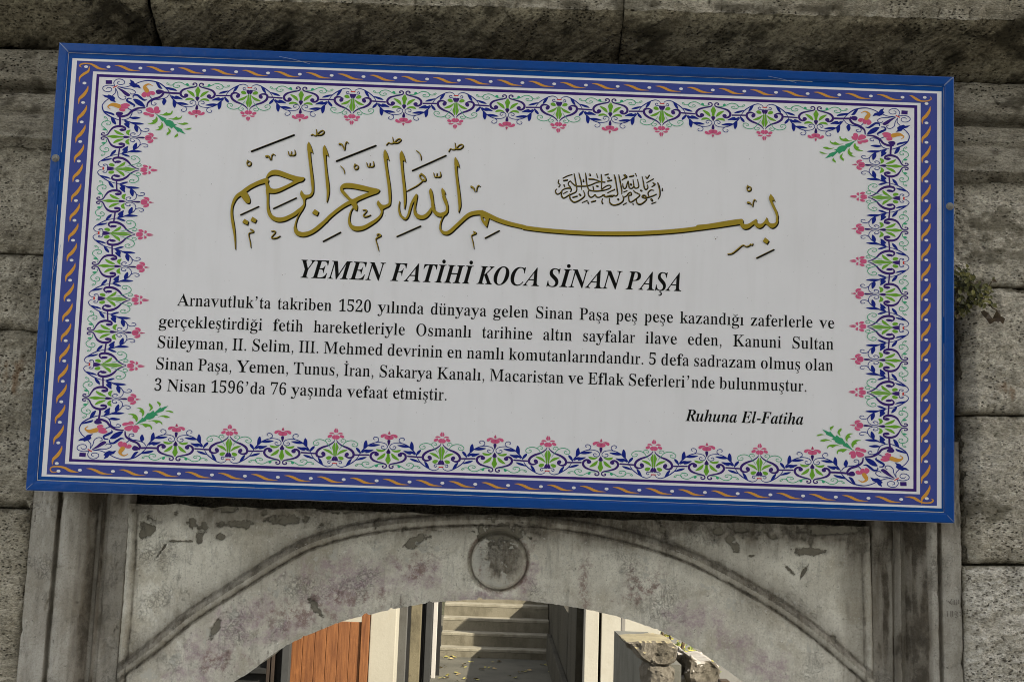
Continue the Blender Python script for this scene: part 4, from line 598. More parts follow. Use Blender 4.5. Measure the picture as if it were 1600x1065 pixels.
FONT_BI={
'-':(0.333,'(k*L+L*L+a+L)#+L'),
'A':(0.625,'&A(L&A(f&m(q(9)9-l0+.-0+-q)w-q)i-{)6.?(r.s(f.s(L+G(L+G(f+t(p,3),,@)L,E)t,G*j*(*j);)k)-)V(~)F(x)8(v).)+(r)](f)](L *I+8,I+8,T-s'),
'C':(0.655,'+l(;+5(?*`(I*4([)i(t)I)8)0)](y*,(o*Z(k+3(n+e(v,;)(,k)6-4)F-V)Y-w)o.<*4.c*W/**~/H+I/`+p/q,=/~,g0*-50--c0+.9/~.n/r.v/q/$/o/./m/4/l/H/s/X0-/t0-/H-U/+-W/&.7.v.h.c/3.F/N.$/`-V/e-(/_,W/K,./++l.f+P.>+7-k*{-5*k,c*_,6*U+f*P+;*N*m*S*7*b)f*z)@+?)%+g(p,9(k,h(p-9)#-d)>.0)b.T*5.q)z.K)K-~)$-Q(b,|(L,H(?'),
'E':(0.656,'&u(L&u(d(6(f(L(k(_(w(n).({)J),)r*C.U*F.d*I.q*J.|*K/+*G/B*;/P*%/X)`/^)`/v/Y/v/4-n.s-n.s-w.n.L.`.s.H/4.%/F-S/Q,v/U,^/T,L/R,A/L,8/D,2/8,,/%+L,Y+i,Y,>,],d,d-%,q->-*-S-F-g-j.$-j-8*d,}*d,~*n,~*w,~+0,w+_,b+},<,2+`,7+Q,7+J,7+C,6*`)`*^)T*Z)F*W):*V)3*Z)$*e(v*y(q+?(o+n(q,<(v,b)#-()0-H)B-e)X.%)u.@*;.Z*d.t*d.9(L'),
'F':(0.611,'&u(L&u(d(6(f(L(k(_(w(n).({)J),)r*C.U*F.d*I.q*J.}*K//*G/C*:/Q*#/Z)`/^)`/v/Q/v/*-l.i-l.i-z.d.L.U.r.>/2-w/E-I/P,k/T,P/R,@/J,6/<,-/#+L,U+T,T+[,T+j,T,8,W,],a,{,o-8-)-L-D-]-g-v-g-/*b,u*b,v*k,v*s,v+*,s+O,i+k,W+},<,.+s,3+B,5*c)m*[)N*Y)8*^)#*j(q+#(h+E(d+E(L'),
'H':(0.756,'&u(L&u(d(6(f(L(k(_(w(n).({)J),)r*C.U*F.d*I.q*J.}*K//*G/C*:/Q*#/Z)`/^)`/v-0/v-0/^,n/[,V/U,E/J,7/7,+.w+z.P+K,[.,,[.[.U.b.r.d//.`/C.R/Q.</Z-w/^-w/v1H/v1H/^1,/[0q/V0`/L0P/;0D.{08.U.{)m.t)M.r)9.v)#/((q/=(h/^(d/^(L,2(L,2(d,N(f,e(k,w(w-+).-8)J-D)r-{,-+?,-*c)m*[)M*Y)8*k(q+E(d+E(L'),
'K':(0.635,'&u(L&u(d(6(f(L(k(_(w(n).({)J),)r*C.U*F.d*I.q*J.|*K/+*G/B*;/P*%/X)`/^)`/v-0/v-0/^,n/[,V/U,E/J,7/7,+.w+z.P+H,L+H,I+J,G+S,L-P.9-|.c.:/(.C/>.6/T-h/`-h/v0(/v0(/^/{/^/k/Y/T/N/9/:.t.y,a,s.>)F.L),.Z(v.n(l/.(g/.(L+~(L+~(g,3(g,K(i,Z(o,b(y,e)-,_)E,N)m+J,%+F,++B,-+?,*+<+~*c)m*[)M*Y)8*^(~*k(q+$(h+E(d+E(L'),
'M':(0.874,'+V(<*o.L)X)m)Q)N)O)8)S(~)a(q)v(h*;(d*;(L&s(L&s(d(5(f(K(k(](w(l).(y)J)*)r*A.U*G.q*I/.*E/C*8/Q)~/Z)^/^)^/v,2/v,m*]07/v2g/v2g/^2I/[22/U1|/J1m/71a.w1T.P0=)m0:)`07)R06)E05)80G(q0}(d0}(L-P(L-P(d-o(f.+(m.<(y.I)..N)9.T)H.[)Z.c)r/z.^+s(<'),
'N':(0.697,'-W(<*i.;)W)m)P)M)N)8)a(q*;(d*;(L&s(L&s(d(4(f(J(k(](w(m).(y)J)*)r*:.@*?.T*B.g*D.t*E.~*@/<*3/M)v/X)R/^)R/v+d/v.)*f/,.U/0.f/4.s/5/#/6/,/2/B/$/P.j/Y.I/^.I/v0m/v0m/^0P/[0:/V0(/J/t/8/g.w/Z.P-v(<'),
'O':(0.712,'+H(;*o(?*@(K)s(a)N(})2)F(y)q(m*G(i*~(k+H(p+m(y,7)*,]):-&)L-J)b-n)y.4*8.R*S.p*q//+4/F+Y/^,%/q,N/~,x0*-G0--}0).Q/x.{/c/D/F/a.~/u.S0%.#0*-I0(-#/~,Y/v,3/j+i/Z+B/H*z/4*V.x*5._)q.B)S.#)9-`(}-8(f,k(R,B(E+s(> +P(`+}(h,K)$,s)L-.)l-B*5-V*^-j+1-|+d.0,<.<,n.E-@.J-l.L.9.I.b.@/(.1/B-l/]-@/e,u/^,O/H,7/3+|.u+f.W+N.1+9-c+$-5*o,a*`,1*T+[*K+,*F*Z*D*1*G)d*P)A*_)&+$(i'),
'P':(0.609,'&u(L&u(d(6(f(L(k(_(w(n).({)J),)r*C.U*F.d*I.q*J.}*K//*G/C*:/P*$/X)`/^)`/v,g/v-P/r../e.Z/N.z/0/2.d/8.3/4-j/(-H.p-(.U,g.6,N-l,<-I,2,y,*,D,%+b,#+=,#*c)m*[)M*Y)8*^(~*k(q+$(h+E(d+E(L +g,F,?,K,j,]-0,x-G-B-U-q-Z.L-P/(-2/H,[/S,G/P,:/H,1/9,).y+G,H+O,G+W,F+`,F'),
'R':(0.639,'&u(L&u(d(6(f(L(k(_(w(n).({)J),)r*C.U*F.d*I.q*J.|*K/+*G/B*;/P*%/X)`/^)`/v,^/v-=/t-p/m.?/a.a/P/%/4/:.i/@.9/;-l/*-F.j-$.N,j.-,W-a,H-4,<..)M.<)..N(v.g(l/*(g/*(L,q(L+`,/+@,/*c)m*[)N*Y)8*^(~*k(q+$(h+E(d+E(L +e,Q,<,V,g,h-.-(-H-K-W-w-].N-R/*-4/J,^/U,I/S,=/M,5/@,-/(+I,R+P,Q+V,Q'),
'S':(0.549,'*~(;*T(>*#(I)H([)9(a)+(b(z(`(p(Z(f(P(Z(A(?(A(t*p)5*p)5*i)9*.)F)Y)])4)z(u*D(e*q(`+6(e+T(r+n),,%)F,3)d,7*),4*F,)*a+r*{+X+<+8+Z*m+~*G,F**,e)q-%)e-A)]-_)Z.$)^.H)g.i)v/,*;/R*e/o++/}+N0*+t0-,60+,V0%,x/y-B/n-P/j-[/i-s/p.-0*.H0*-s-k-U-k-V-p-V-v-V.%-R.P-E.v-1/9,s/P,S/`,1/e+d/]+A/F+*.~*}.T+&.8+4-w+I-[+d-A+t-2,*,},M,_,k,B-),#->+a-N+@-W*y-Z*S-V*%-K)X-7)5,w(s,U(Z,,(I+X(>'),
'T':(0.600,')3(L)3(f)X(k)s(u**)-*7)K+p/R+`/R+9/N*o/A*J/,*).k)i.F)Q-w)8-w)^/v/b/v/D-j/(-j.{.G.i.t.N/8.+/K-Y/Q-R/Q+t)P+q)B+p)6+u(~,%(q,;(j,](f,](L'),
'Y':(0.520,'(o(L(o(f)9(k)T(u)h)-)t)K*O+d*Q+i*R+o*R+u*R+y*R+~*Q,)*P,/*N,4)V.u)I/;)=/M)-/V(q/[(q/v+q/v+q/^+P/Z+</U+2/J+./7+./3+./.+//&+1.{+w,J-<.<-W.j-a/1-R/R-%/^,v/^,v/v/@/v/@/^/(/Y.l/L.T/7.<.t,-+w+Q)[+M)J+L)9+P(}+](p+t(i,=(f,=(L'),
'a':(0.500,')A(?(q(G(N(a(7)-(0)`(2*)(9*M(D*t(T+>(g+c(},+)9,K)S,h)p-$*?-A*i-Q+4-W+f-F+~,p,3-M-D-M,K*9,C)w,=)a,9)O,8)E,<)4,G).,f)@-2)u-H)g-*)8,f(n,F(T,((D+d(?+4(O+$)$+%)1+()@++)P+/)c*q)<*W(w*>(_)p(G )})/*9)4*P)E*g)_*|*$+4*J+D*t+R+B+]+k+d,5+f,U+[,{+>-,+&-%*k,m*R,O*:,**$+Y)n++)c*c)Z*D)U*()S)k)^)>'),
'h':(0.532,'+w(>+D(Q+4)/+7)J+@)p+H*3+S*U+`*},&,.,.,D,0,S,+,d+x,i+[,b+>,L*{,(*[+Q*F+)*3*Y)|*-)l)X)^)%)P(L(0(L)m.^)s.s)w/()x/4)y/:)v/J)o/T)`/X)I/Z)9/Z)9/v)f/y*<0#*`0*+,00+U08*C+d*_,1*z,T+8,r+P-.+r-E,9-R,]-W-,-O-E-6-M,g-J,E-?+t-.+;,X)c,T)T,R)M,R)G,V)7,c)2,u);-2)V-Q**-h)x-F)B-$(t,_(V,=(D'),
'i':(0.289,'*].Y*B._*-.m)z/&)u/A)z/[*-/q*B0#*]0)*v0#+0/q+?/[+D/A+?/&+0.m*v._ );(@(x(E(a(T(R(l(M)/(N)>(R)R(W)f([)u)4+y)9,3)>,D)@,S)A,_)7,t(s,{(j,{(i-9)2-=)U-B)w-G*K-O*x-W)x)r)r)W)p)D)t)6*$)1*B)C*l)y+$)k*a):*A(q)}(U)](E'),
'l':(0.258,')-(>(i(C(P(Q(B(i(=)-(>)=(@)N(D)_(I)q)f.Y)q/()t/?)i/T)I/[)@/[)?/u)v/|*M0(*}00+N08)i)s)f)g)c)X)`)L)_)B)c)4)o)/*&)7*?)O*[)w*p)h*T)>*;(x)}(_)W(F'),
'n':(0.532,'+|(>+V(F+?(`+8)/+;)J+C)p+K*3+V*U+d*},,,.,2,D,4,S,/,d+|,i+a,c+D,N+&,-*d+Y*O+4*;*f*)*8)w)n)k)F)_(x)T(L(7(L)1+y)8,6)<,J)>,W)?,_)5,t(q,{(h,{(f-9)/->)U-C)~-I*M-P*z-W*E+_*b,.*|,Q+;,p+T--+v-D,>-R,b-W-1-O-J-6-R,g-P,R-J,4-A+j-2+;,u*N,e)u,Y)T,V)G,Z)7,h)2,v)6-*)D-:)Z-O)y-f)j-I)A-/(z,q(a,J(F'),
't':(0.275,'(z(>(F(P(5),(5)5(6)@(9)L(<)Z)5,|(`,|(`-D).-V)U-o)z.2*A.V*a/%+//%*`-I+T-I+I,|*T,|)e*1)_)w)Z)e)W)T)V)F)Z)5)f)/)y)8*7)S*W*$*o)q*R)F*7(~)w(c)L(G'),
'u':(0.532,')7(>(h(F(M(`(E)/(G)D(L)c(V*-(c*Z)*+y)4,E)7,_)-,t(i,{(`,{(_-9)/-?)`-F*&-K*K-Q*r-W)k)h)f)R)d)A)i)2)w)-*6)4*R)H*q)l+6*A+K*h+_+7+q+e,&,:,6,n,C-J-a-J-B,7-*+8,r*L,e)t,])S,Y)G,Z)@,_):,d)5,j)3,w)8-+)E-3)N-<)Z-G)i-R)z-i)k-L)B-2({,s(a,M(F,#(>+c(C+L(R+?(j+:).+>)K+L*1+2)d*t)A*Z)#*B(h)|(P)Z(C'),
'İ':(0.371,'&u(L&u(d(6(f(L(k(_(w(n).({)J),)r*C.U*F.d*I.q*J.}*K//*9/P)_/^)_/v-0/v-0/^,l/[,T/T,C/H,6/8,+.y+y.P*b)m*Z)N*X)8*k(q+E(d+E(L ,b18,W1_,<1z+q2)+J1z+/1_+$18+/0n+J0Q+q0G,<0Q,W0m'),
'Ş':(0.549,'*~(;*T(>*#(I)H([)9(a)+(b(z(`(p(Z(f(P(Z(A(?(A(t*p)5*p)5*i)9*.)F)Y)])4)z(u*D(e*q(`+6(e+T(r+n),,%)F,3)d,7*),4*F,)*a+r*{+X+<+8+Z*m+~*G,F**,e)q-%)e-A)]-_)Z.$)^.H)g.i)v/,*;/R*e/o++/}+N0*+t0-,60+,V0%,x/y-B/n-P/j-[/i-s/p.-0*.H0*-s-k-U-k-V-p-V-v-V.%-R.P-E.v-1/9,s/P,S/`,1/e+d/]+A/F+*.~*}.T+&.8+4-w+I-[+d-A+t-2,*,},M,_,k,B-),#->+a-N+@-W*y-Z*S-V*%-K)X-7)5,w(s,U(Z,,(I+X(> +0(H*~&s+G&p+s&<+W%Q*o%6*-%?*/%d*g%c+-%z+0&4+)&G*S&c*_(P'),
}
BODY=[
('Arnavutluk’ta takriben 1520 yılında dünyaya gelen Sinan Paşa peş peşe kazandığı zaferlerle ve',(366.3, 713.0, 2140.3, 709.9)),
('gerçekleştirdiği fetih hareketleriyle Osmanlı tarihine altın sayfalar ilave eden, Kanuni Sultan',(321.5, 772.3, 2140.8, 767.4)),
('Süleyman, II. Selim, III. Mehmed devrinin en namlı komutanlarındandır. 5 defa sadrazam olmuş olan',(322.1, 828.2, 2141.3, 824.7)),
('Sinan Paşa, Yemen, Tunus, İran, Sakarya Kanalı, Macaristan ve Eflak Seferleri’nde bulunmuştur.',(321.9, 886.2, 2072.2, 883.1)),
('3 Nisan 1596’da 76 yaşında vefaat etmiştir.',(320.7, 943.3, 1106.2, 941.3)),
]
TITLE=[
('YEMEN',(694.2, 624.9, 921.2, 624.8)),
('FATİHİ',(936.2, 624.6, 1153.8, 624.5)),
('KOCA',(1169.3, 624.3, 1337.6, 624.3)),
('SİNAN',(1358.0, 624.1, 1559.1, 624.0)),
('PAŞA',(1572.9, 623.8, 1723.0, 623.8)),
]
DEDI=('Ruhuna El-Fatiha',(1742.0, 973.0, 2059.2, 971.6))
CALLIGRAPHY='''rg 587.9,361.9,12.3 581.6,363.8,12.7 566,369.6,11 547.5,379.6,10.6 534.3,389.4,10.6 524.8,398.4,11.9 513,406.2,9.8 505.1,416.9,8.1 499.7,432.2,5.9 498,447.3,5.5 499.5,464.5,6.4 503.9,485.8,7.2 508.5,507.1,5.5 512,530.6,3.4 514.2,554.1,1.3
pg 520.4,406.6 525.1,395.6 534.7,396.3 540.8,403 546.4,415.3 546.4,422.9 542.8,427.3 534.8,424.8 528.5,418.2
pg 584.5,358.7 589.1,345.6 595,337.8 604.3,332.6 617,332.1 632.1,336.3 649.5,342.2 666.7,346.9 681.7,349.2 689.8,349.7 690.1,354.7 684.4,360.8 674,364.4 659.6,372.8 643.1,382 626.6,391.1 612.1,396.2 601.5,396.6 591.9,395.2 588.9,387.8 586.2,377.1 583.9,366.3|589.1,357.5 594.7,350.3 605.1,346 617.8,346.4 632.9,350.8 648.1,355.7 660.4,359.5 658,363.5 644.7,371.6 630.2,378.9 617.7,383.7 607.2,384.5 600.7,382.1 596.1,376.7 592.5,368.6
rg 591.7,387.7,8.5 593.7,409.2,5.9 594.7,426.4,5.9 597.3,443.6,7.6 602.7,456.3,9.8 611.6,464.6,11 624.5,468.8,11.9 639.3,467.2,11.5 653.7,460.8,10.6 668.1,452.1,10.2 678.2,443.1,9.3 686.3,435.2,7.6 691.1,427.1,4.2
pg 683.7,385.9 688.7,392.6 693.8,397.2 701.3,398.6 699.9,405.2 695.6,411.8 695.4,422.6 692.8,423.1 689.3,412 683.5,402.5 681,395.1
rg 693.2,414,4.7 693.3,424.8,5.1 689.5,436.8,3.8 682.4,450,3 676.2,464.3,3 672.7,479.4,4.2 673.1,490.2,6.4 678.1,500.7,9.8 689,506.3,12.3 700.6,505.9,11.9 715.1,500.4,10.6 729.4,490.2,9.8 743.5,476.8,9.3 755.9,465.6,8.9
sg 696.9,250.2 702.7,260.2 706.9,271 710.3,283.2 704.3,277.6 702.3,281.4 703,294 697.3,289.8 693.8,272.6 693.1,258.4
rg 699.1,281.1,7.6 703.3,307,6.8 708.5,337.2,7.2 711.9,358.7,7.6 714.3,380.3,5.9 713.6,391.1,5.9 708.5,398.9,6.8 699.5,402,8.5 691,401.7,6.4
sg 739.9,257.3 745,266.2 749.4,276.9 753.3,289.9 746.6,284.7 745.3,288 746.4,301 740.2,296.9 736.8,279.6 736.1,266.6
rg 742.1,288.1,7.2 745.1,309.7,5.9 749.6,339.9,6.8 753.9,365.8,8.1 756.2,385.2,7.2 755.8,402.5,4.7 754.3,415.5,1.3
rk 543.2,283.4,4.7 599.6,258.5,4.7 656.1,233.7,4.7
rg 672,488.5,7.2 675.9,501.2,9.3 685.7,506.2,11.5 698.3,505.8,11.5 715,500.8,10.2 731.3,489.5,9.8 747.5,473.8,9.3 763.5,456,8.9 777.7,442.5,8.9 793.9,429,8.9 810.3,417.6,9.8 822.8,411.7,10.6
pg 788.7,374.1 792.9,366.4 801.2,361.7 813.9,360.6 828.9,362.2 850.3,365.9 871.8,370.5 894.3,374.8 895.6,379.7 890.6,385.8 877,391.3 856.2,400.7 835.5,412.3 838.1,421.9 837.6,432.7 836.3,436 828,431.4 822.8,421.4 811.9,406.7 796.4,392.2 790,383.8|796.2,377 804,374.6 821,375 842.4,378.1 867.7,383 859.8,387 839.1,397 822.9,404.8 811.3,394.9 799.1,382.3
rg 825.7,428.8,2.1 820.9,437.7,3 817.9,450.7,4.2 817.4,465.8,5.9 822.9,478.5,9.8 832.7,484.6,12.3 845.4,484.9,12.3 860,480.7,10.2 876.5,470.4,9.3 890.8,459.8,7.6 900.9,448.6,5.9 904.7,438.8,5.1 904.3,430.2,5.9
pg 893.6,405.8 899.2,412 904.8,417.2 914.3,416.9 923.6,412.2 925,418.6 914.7,425.5 907.5,430.1 905.7,436.6 902,434.6 895.5,424 891,417.7 890.7,411.3
rk 751.1,524.1,4.2 773.7,511.1,4.2 796.3,498,4.2
sg 905.4,262.9 911.5,273.1 914.9,282.8 918.6,295 912.6,289.4 911.1,293.1 911.7,305.7 905.7,301.6 902.2,284.3 902,271.3
rg 907.4,290.7,7.6 911.1,312.3,6.8 916.1,338.1,7.2 920.9,363.9,7.6 924.2,389.8,7.2 925,407,5.9 922.7,416.8,6.4 912.4,422.6,6.8
sg 951,265 956.3,274.6 960.4,285.4 963.5,297.2 957.1,292 955.5,295.3 956.5,308.3 950.6,304.2 946.6,287 946,273.9
rg 952.4,297.6,7.2 955.1,319.3,6.4 959,345.1,6.8 962.6,368.8,7.2 965.4,392.5,7.2 966.1,409.8,5.5 965.6,426,1.7
rk 775.8,301.6,4.7 827.9,278.2,4.7 880.1,254.7,4.7
rg 951.4,406.5,1.7 950.3,419.5,3 952.2,434.5,4.7 956.1,445.1,5.9
rg 951.5,405.7,1.7 950.4,419.8,3 951.4,432.7,4.2 956.4,444.4,5.9 964.1,451.6,6.4 970.6,453.1,5.1 976.5,443.6,5.5 981,425.1,5.9 984.6,410.9,6.4 991.4,396.6,6.8 996.3,386.7,5.5
pg 997.7,383.4 999.6,389.8 998.4,399.6 996.4,413.7 993.9,405.2 989.6,403.2 991.2,392.3
rg 995.7,396.5,4.7 993.9,413.8,4.7 993.2,426.8,5.9 996.4,438.5,9.3 1004.2,445.8,11.5 1014.9,447.5,11 1025.3,442.8,10.2 1034.4,431.7,8.5 1038.2,421.9,4.2
pg 1034.4,366.9 1039,375.4 1042.1,388.2 1044.5,405.4 1047.7,420.4 1039.2,420.7 1037.5,405.7 1033.7,390.7 1030.6,377.8 1030.8,372.4
rg 1040.9,409.9,6.8 1044.7,424.9,8.5 1052.6,435.3,10.6 1063.3,439.2,11 1073.8,435.6,10.2 1079.9,430,7.6 1081.6,419.1,5.1
sg 1065.2,363.6 1071.9,370.5 1076.6,381.8 1074.4,379.1 1072.8,381.9 1079.4,397.3 1084.2,412.2 1082.3,427.4 1079.5,426.4 1078.9,412.4 1073.1,399.7 1065.6,382.7 1063.4,370.8
rg 1070.5,389,8.1 1076.4,403.9,7.2 1081.4,416.6,5.9 1082,429.6,5.1
rg 1081.7,415.2,5.5 1080.5,426.1,4.2 1073.6,439.3,3 1067.8,452.4,3 1064.7,465.5,3.8 1065.6,478.3,5.5 1072.8,486.7,8.5 1083,488.4,9.8 1093.4,482.7,9.8 1105.6,470.4,9.3 1119.9,455.8,9.3 1134.2,441.3,10.2 1146.6,433.3,11 1161.3,429.5,11.5 1176.2,428.9,12.7 1195.6,436.4,12.7 1217.2,445.7,11.9 1245.1,454.3,11.5 1270.8,459.8,10.6 1294.3,464.3,10.6
pg 1173.2,434.4 1182.8,436.2 1195.7,439 1195.6,447.6 1193.2,458.5 1190.8,467.6 1184.9,463.1 1178.2,454.7 1174.3,445.2|1178.8,441.8 1183,441.6 1187.1,449 1184.5,451.2 1180.7,447.1
sg 1097.9,276.8 1103.5,284.6 1107.6,294.3 1110.8,307.2 1105.3,302 1103.3,305.3 1104.2,318.3 1099.4,314.1 1096.2,299.1 1095.6,283.8
rg 1100.3,305.4,7.2 1103.1,327,6.4 1107.3,352.9,6.8 1110.8,374.4,7.2 1113.7,396,7.6 1115.2,411,6.8 1114.4,421.9,3.8 1113,430.1,1.3
pg 1173,428 1176.3,421.4 1184.6,426.4 1195.5,433.6 1185,437.2 1174.3,435.5
rg 1291.1,465.2,10.9 1346.9,470.2,10.9 1434,473.6,10.9 1521.1,473,10.9 1608.1,468.6,10.9 1695,460.2,10.9 1764.6,449.6,10.9 1825.5,438.9,10.9 1882.9,427.8,10.9
pg 1879.2,421.7 1885.5,420.4 1886.1,426.9 1890,432.1 1897.5,433.6 1907,429.3 1916.5,422.5 1924.3,417.9 1925,424.3 1929.4,430.2 1937.9,430.3 1945.3,424.6 1949.5,416.9 1952.6,412 1955.9,421 1961.4,427.3 1968.8,428.7 1976.3,425.6 1979.4,417.9 1983.6,417.8 1982.7,426.4 1977.5,435.3 1969,441 1960.5,439.2 1951.8,431.9 1947.5,431 1941.3,438.8 1931.7,443.1 1922.1,438.5 1917.7,433.2 1911.4,437.8 1903,444.6 1892.4,447.1 1883.8,443.1 1879.4,434.7
sg 1961.9,346.7 1968.2,353.8 1974.4,367.2 1968.3,363.1 1966.9,367.5 1973.5,381.4 1980.1,394.1 1983.5,407 1982.6,422.1 1977.3,423.4 1978.2,409.3 1973.7,396.5 1966,381.6 1958.3,363.5 1957.6,356
sg 1948.5,467.7 1959.3,475.9 1953.7,485.8 1942.3,478.7
rg 1764.5,445.1,9.3 1796.4,440.4,8.9 1828.2,434,9.3 1860.1,427.8,9.8 1883.4,423.7,9.3
sg 722,437.1 733.7,443.1 729.2,454.1 716.2,447.7
sg 534.1,470.1 545.6,476.1 543,486.5 528.9,480.2
sg 555.5,463.5 567.5,470.5 563.8,480.3 550.8,474.4
sg 723.3,436.6 734.2,443.1 729.9,454 716.5,447.7
rk 523.9,459.9,3.8 547.6,447.7,3.8 571.2,435.5,3.8
rk 611.9,439.4,3.8 641.8,423.7,3.8 671.7,408,3.8
rk 949.5,503.8,3.8 980.8,488.2,3.8 1012.1,472.6,3.8
rk 983.5,320.3,4.2 1028.1,297.8,4.2 1072.6,275.1,4.2
rk 1188.6,498.9,3.8 1207.1,488.1,3.8 1225.6,477.3,3.8
rk 1927,525.9,3.8 1950,513.5,3.8 1973,501.2,3.8
rm 702.3,231.9,2.5 707.5,229.5,3 712,232.6,3 717.2,230.2,3 715.3,215,2.1
rm 717.2,230.2,3 727.3,220,3 734.6,217.5,3 737.1,222.9,3 729.9,229.7,3.4 720.4,231.2,3
rm 908.7,251.4,2.5 914.8,244.6,3 920.3,246.6,3 927.2,244.1,3 924.4,229,2.1
rm 928.7,245.2,3 937.9,235,3 945.2,232.5,3 947.6,236.8,3 940.4,243.2,3.4 932,245.5,3
rm 1079.2,263.1,2.5 1084.2,254.9,3 1089.6,256.8,3 1097.4,254.4,3 1095.5,238.1,2.1
rm 1098.1,255.4,3 1107.3,244.2,3 1115.7,241.7,3 1118,247,3 1110.8,253.8,3.4 1101.3,255.7,3
rm 642,278.9,2.1 645,288.6,3 650,289.5,3.4 651.6,279.6,2.5
rm 650,289.5,3 657.5,289.8,3.4 661.9,285.8,3.4 659.8,275,2.1
rm 857.2,302.4,2.1 860.2,312,3 865.2,312.9,3.4 866.8,303.1,2.5
rm 865.2,312.9,3 872.6,313.3,3.4 877.1,309.2,3.4 875.1,298.4,2.1
rm 1040.6,324,2.1 1043.5,333.7,3 1048.5,334.6,3.4 1050.2,324.7,2.5
rm 1048.5,334.6,3 1055.9,334.9,3.4 1060.4,330.8,3.4 1058.5,320.1,2.1
rm 534,307.6,2.1 532,316.8,3 536,323.2,3.4 542.2,320.8,3.4 542.9,313.8,3 537.4,311.2,2.5 533.3,314.6,2.1
rm 825.7,306.4,2.1 823.6,315.6,3 827.5,322,3.4 833.8,319.6,3.4 834.5,312.6,3 829,310,2.5 824.9,313.4,2.1
rm 1898.9,325.2,2.1 1896.5,334.4,3 1900.2,340.8,3.4 1906.6,338.4,3.4 1907.6,331.4,3 1902.2,328.8,2.5 1898,332.2,2.1
rm 583.3,295.3,6.4 589.6,295.1,5.5 594.4,304.7,1.7
rm 597.6,304.5,2.5 598.1,293.6,3 602.1,288.7,3.4 607.1,290.7,2.1
rm 780.9,253.1,5.9 787.4,255,4.7 794.9,270,2.1
rm 796.1,268.8,2.5 796.9,253.5,3 800.8,246.8,3.4 804.6,250,2.1
rm 1144.8,358,6.4 1150.2,361,5.5 1154.9,371.7,1.7
rm 1159.1,370.4,2.5 1160.8,359.5,3 1164.9,354,3.4 1169.2,356.6,2.1
rm 1899.7,373.3,6.4 1904.4,373.6,5.9 1910,379.4,1.7
rm 1913.1,383.7,2.5 1914.6,370.6,3 1918.4,364.4,3.4 1922.3,368.1,2.1
rm 991.7,264.3,3 999.5,270.1,3 1004.6,280.8,3 1005,289.9,1.3
rm 787.1,314.8,2.5 793.8,321.1,3 797.9,329.6,2.5 798.8,336.1,1.1
rm 1007.3,327.4,5.5 1016.1,334.7,5.1 1019.7,344.3,4.7 1014.5,346.7,4.2 1005.7,339.4,4.2 1003.3,333,4.2 1007.3,328.5,4.2
rm 1014.3,343.5,3 1007.3,352.4,3 992.9,363.8,3 968,378.1,1.7
rm 552.1,498,3.4 558.7,500.9,4.2 560,505.2,3.4 549.6,508.8,3 548.6,516.3,2.5 553,531.2,3 556.1,548.2,1.7
rm 894.9,500.5,3.4 900,498.1,3.8 904.5,502.3,4.2 894.2,509.1,3.4 892.3,514.5,2.5 897.3,529.4,3 901.8,544.2,1.3
rm 895.3,499.4,3.4 900.6,498.1,3.8 905,502.3,4.2 894.7,509.1,3.4 892.4,514.5,2.5 897.4,529.4,3 901.6,544.2,1.3
rm 1155.9,481.8,3.8 1162.4,485.4,4.7 1153.1,491.2,3.4 1150.7,495.6,2.5 1154.9,509.4,3 1158.8,528.5,1.3
rm 609.4,501.2,3 617.8,500.4,3.4 619.1,505.1,3 610.3,517.2,3 613.7,520.8,3.4 625.1,518.2,3.4 633.7,513.1,1.7
rm 854,433.8,3 861.6,433.1,3.4 862.3,438.2,3 855.3,448.2,3 859.7,451.7,3.4 868.1,449.9,3 874.9,446.4,1.7
rm 854.1,433.8,3 862.5,433.1,3.4 862.8,438.2,3 855.4,448.2,3 859.2,452.4,3.4 868.6,449.9,3 875.2,446.4,1.7
rm 1847.8,517.7,3 1859.4,515.1,3.4 1872,505,3.8 1884.6,493.7,3.4 1891,491.4,3 1897.4,494.8,3.4 1905.9,491.9,3 1909,487.4,3 1912.2,490.6,3 1916,486.1,2.1'''
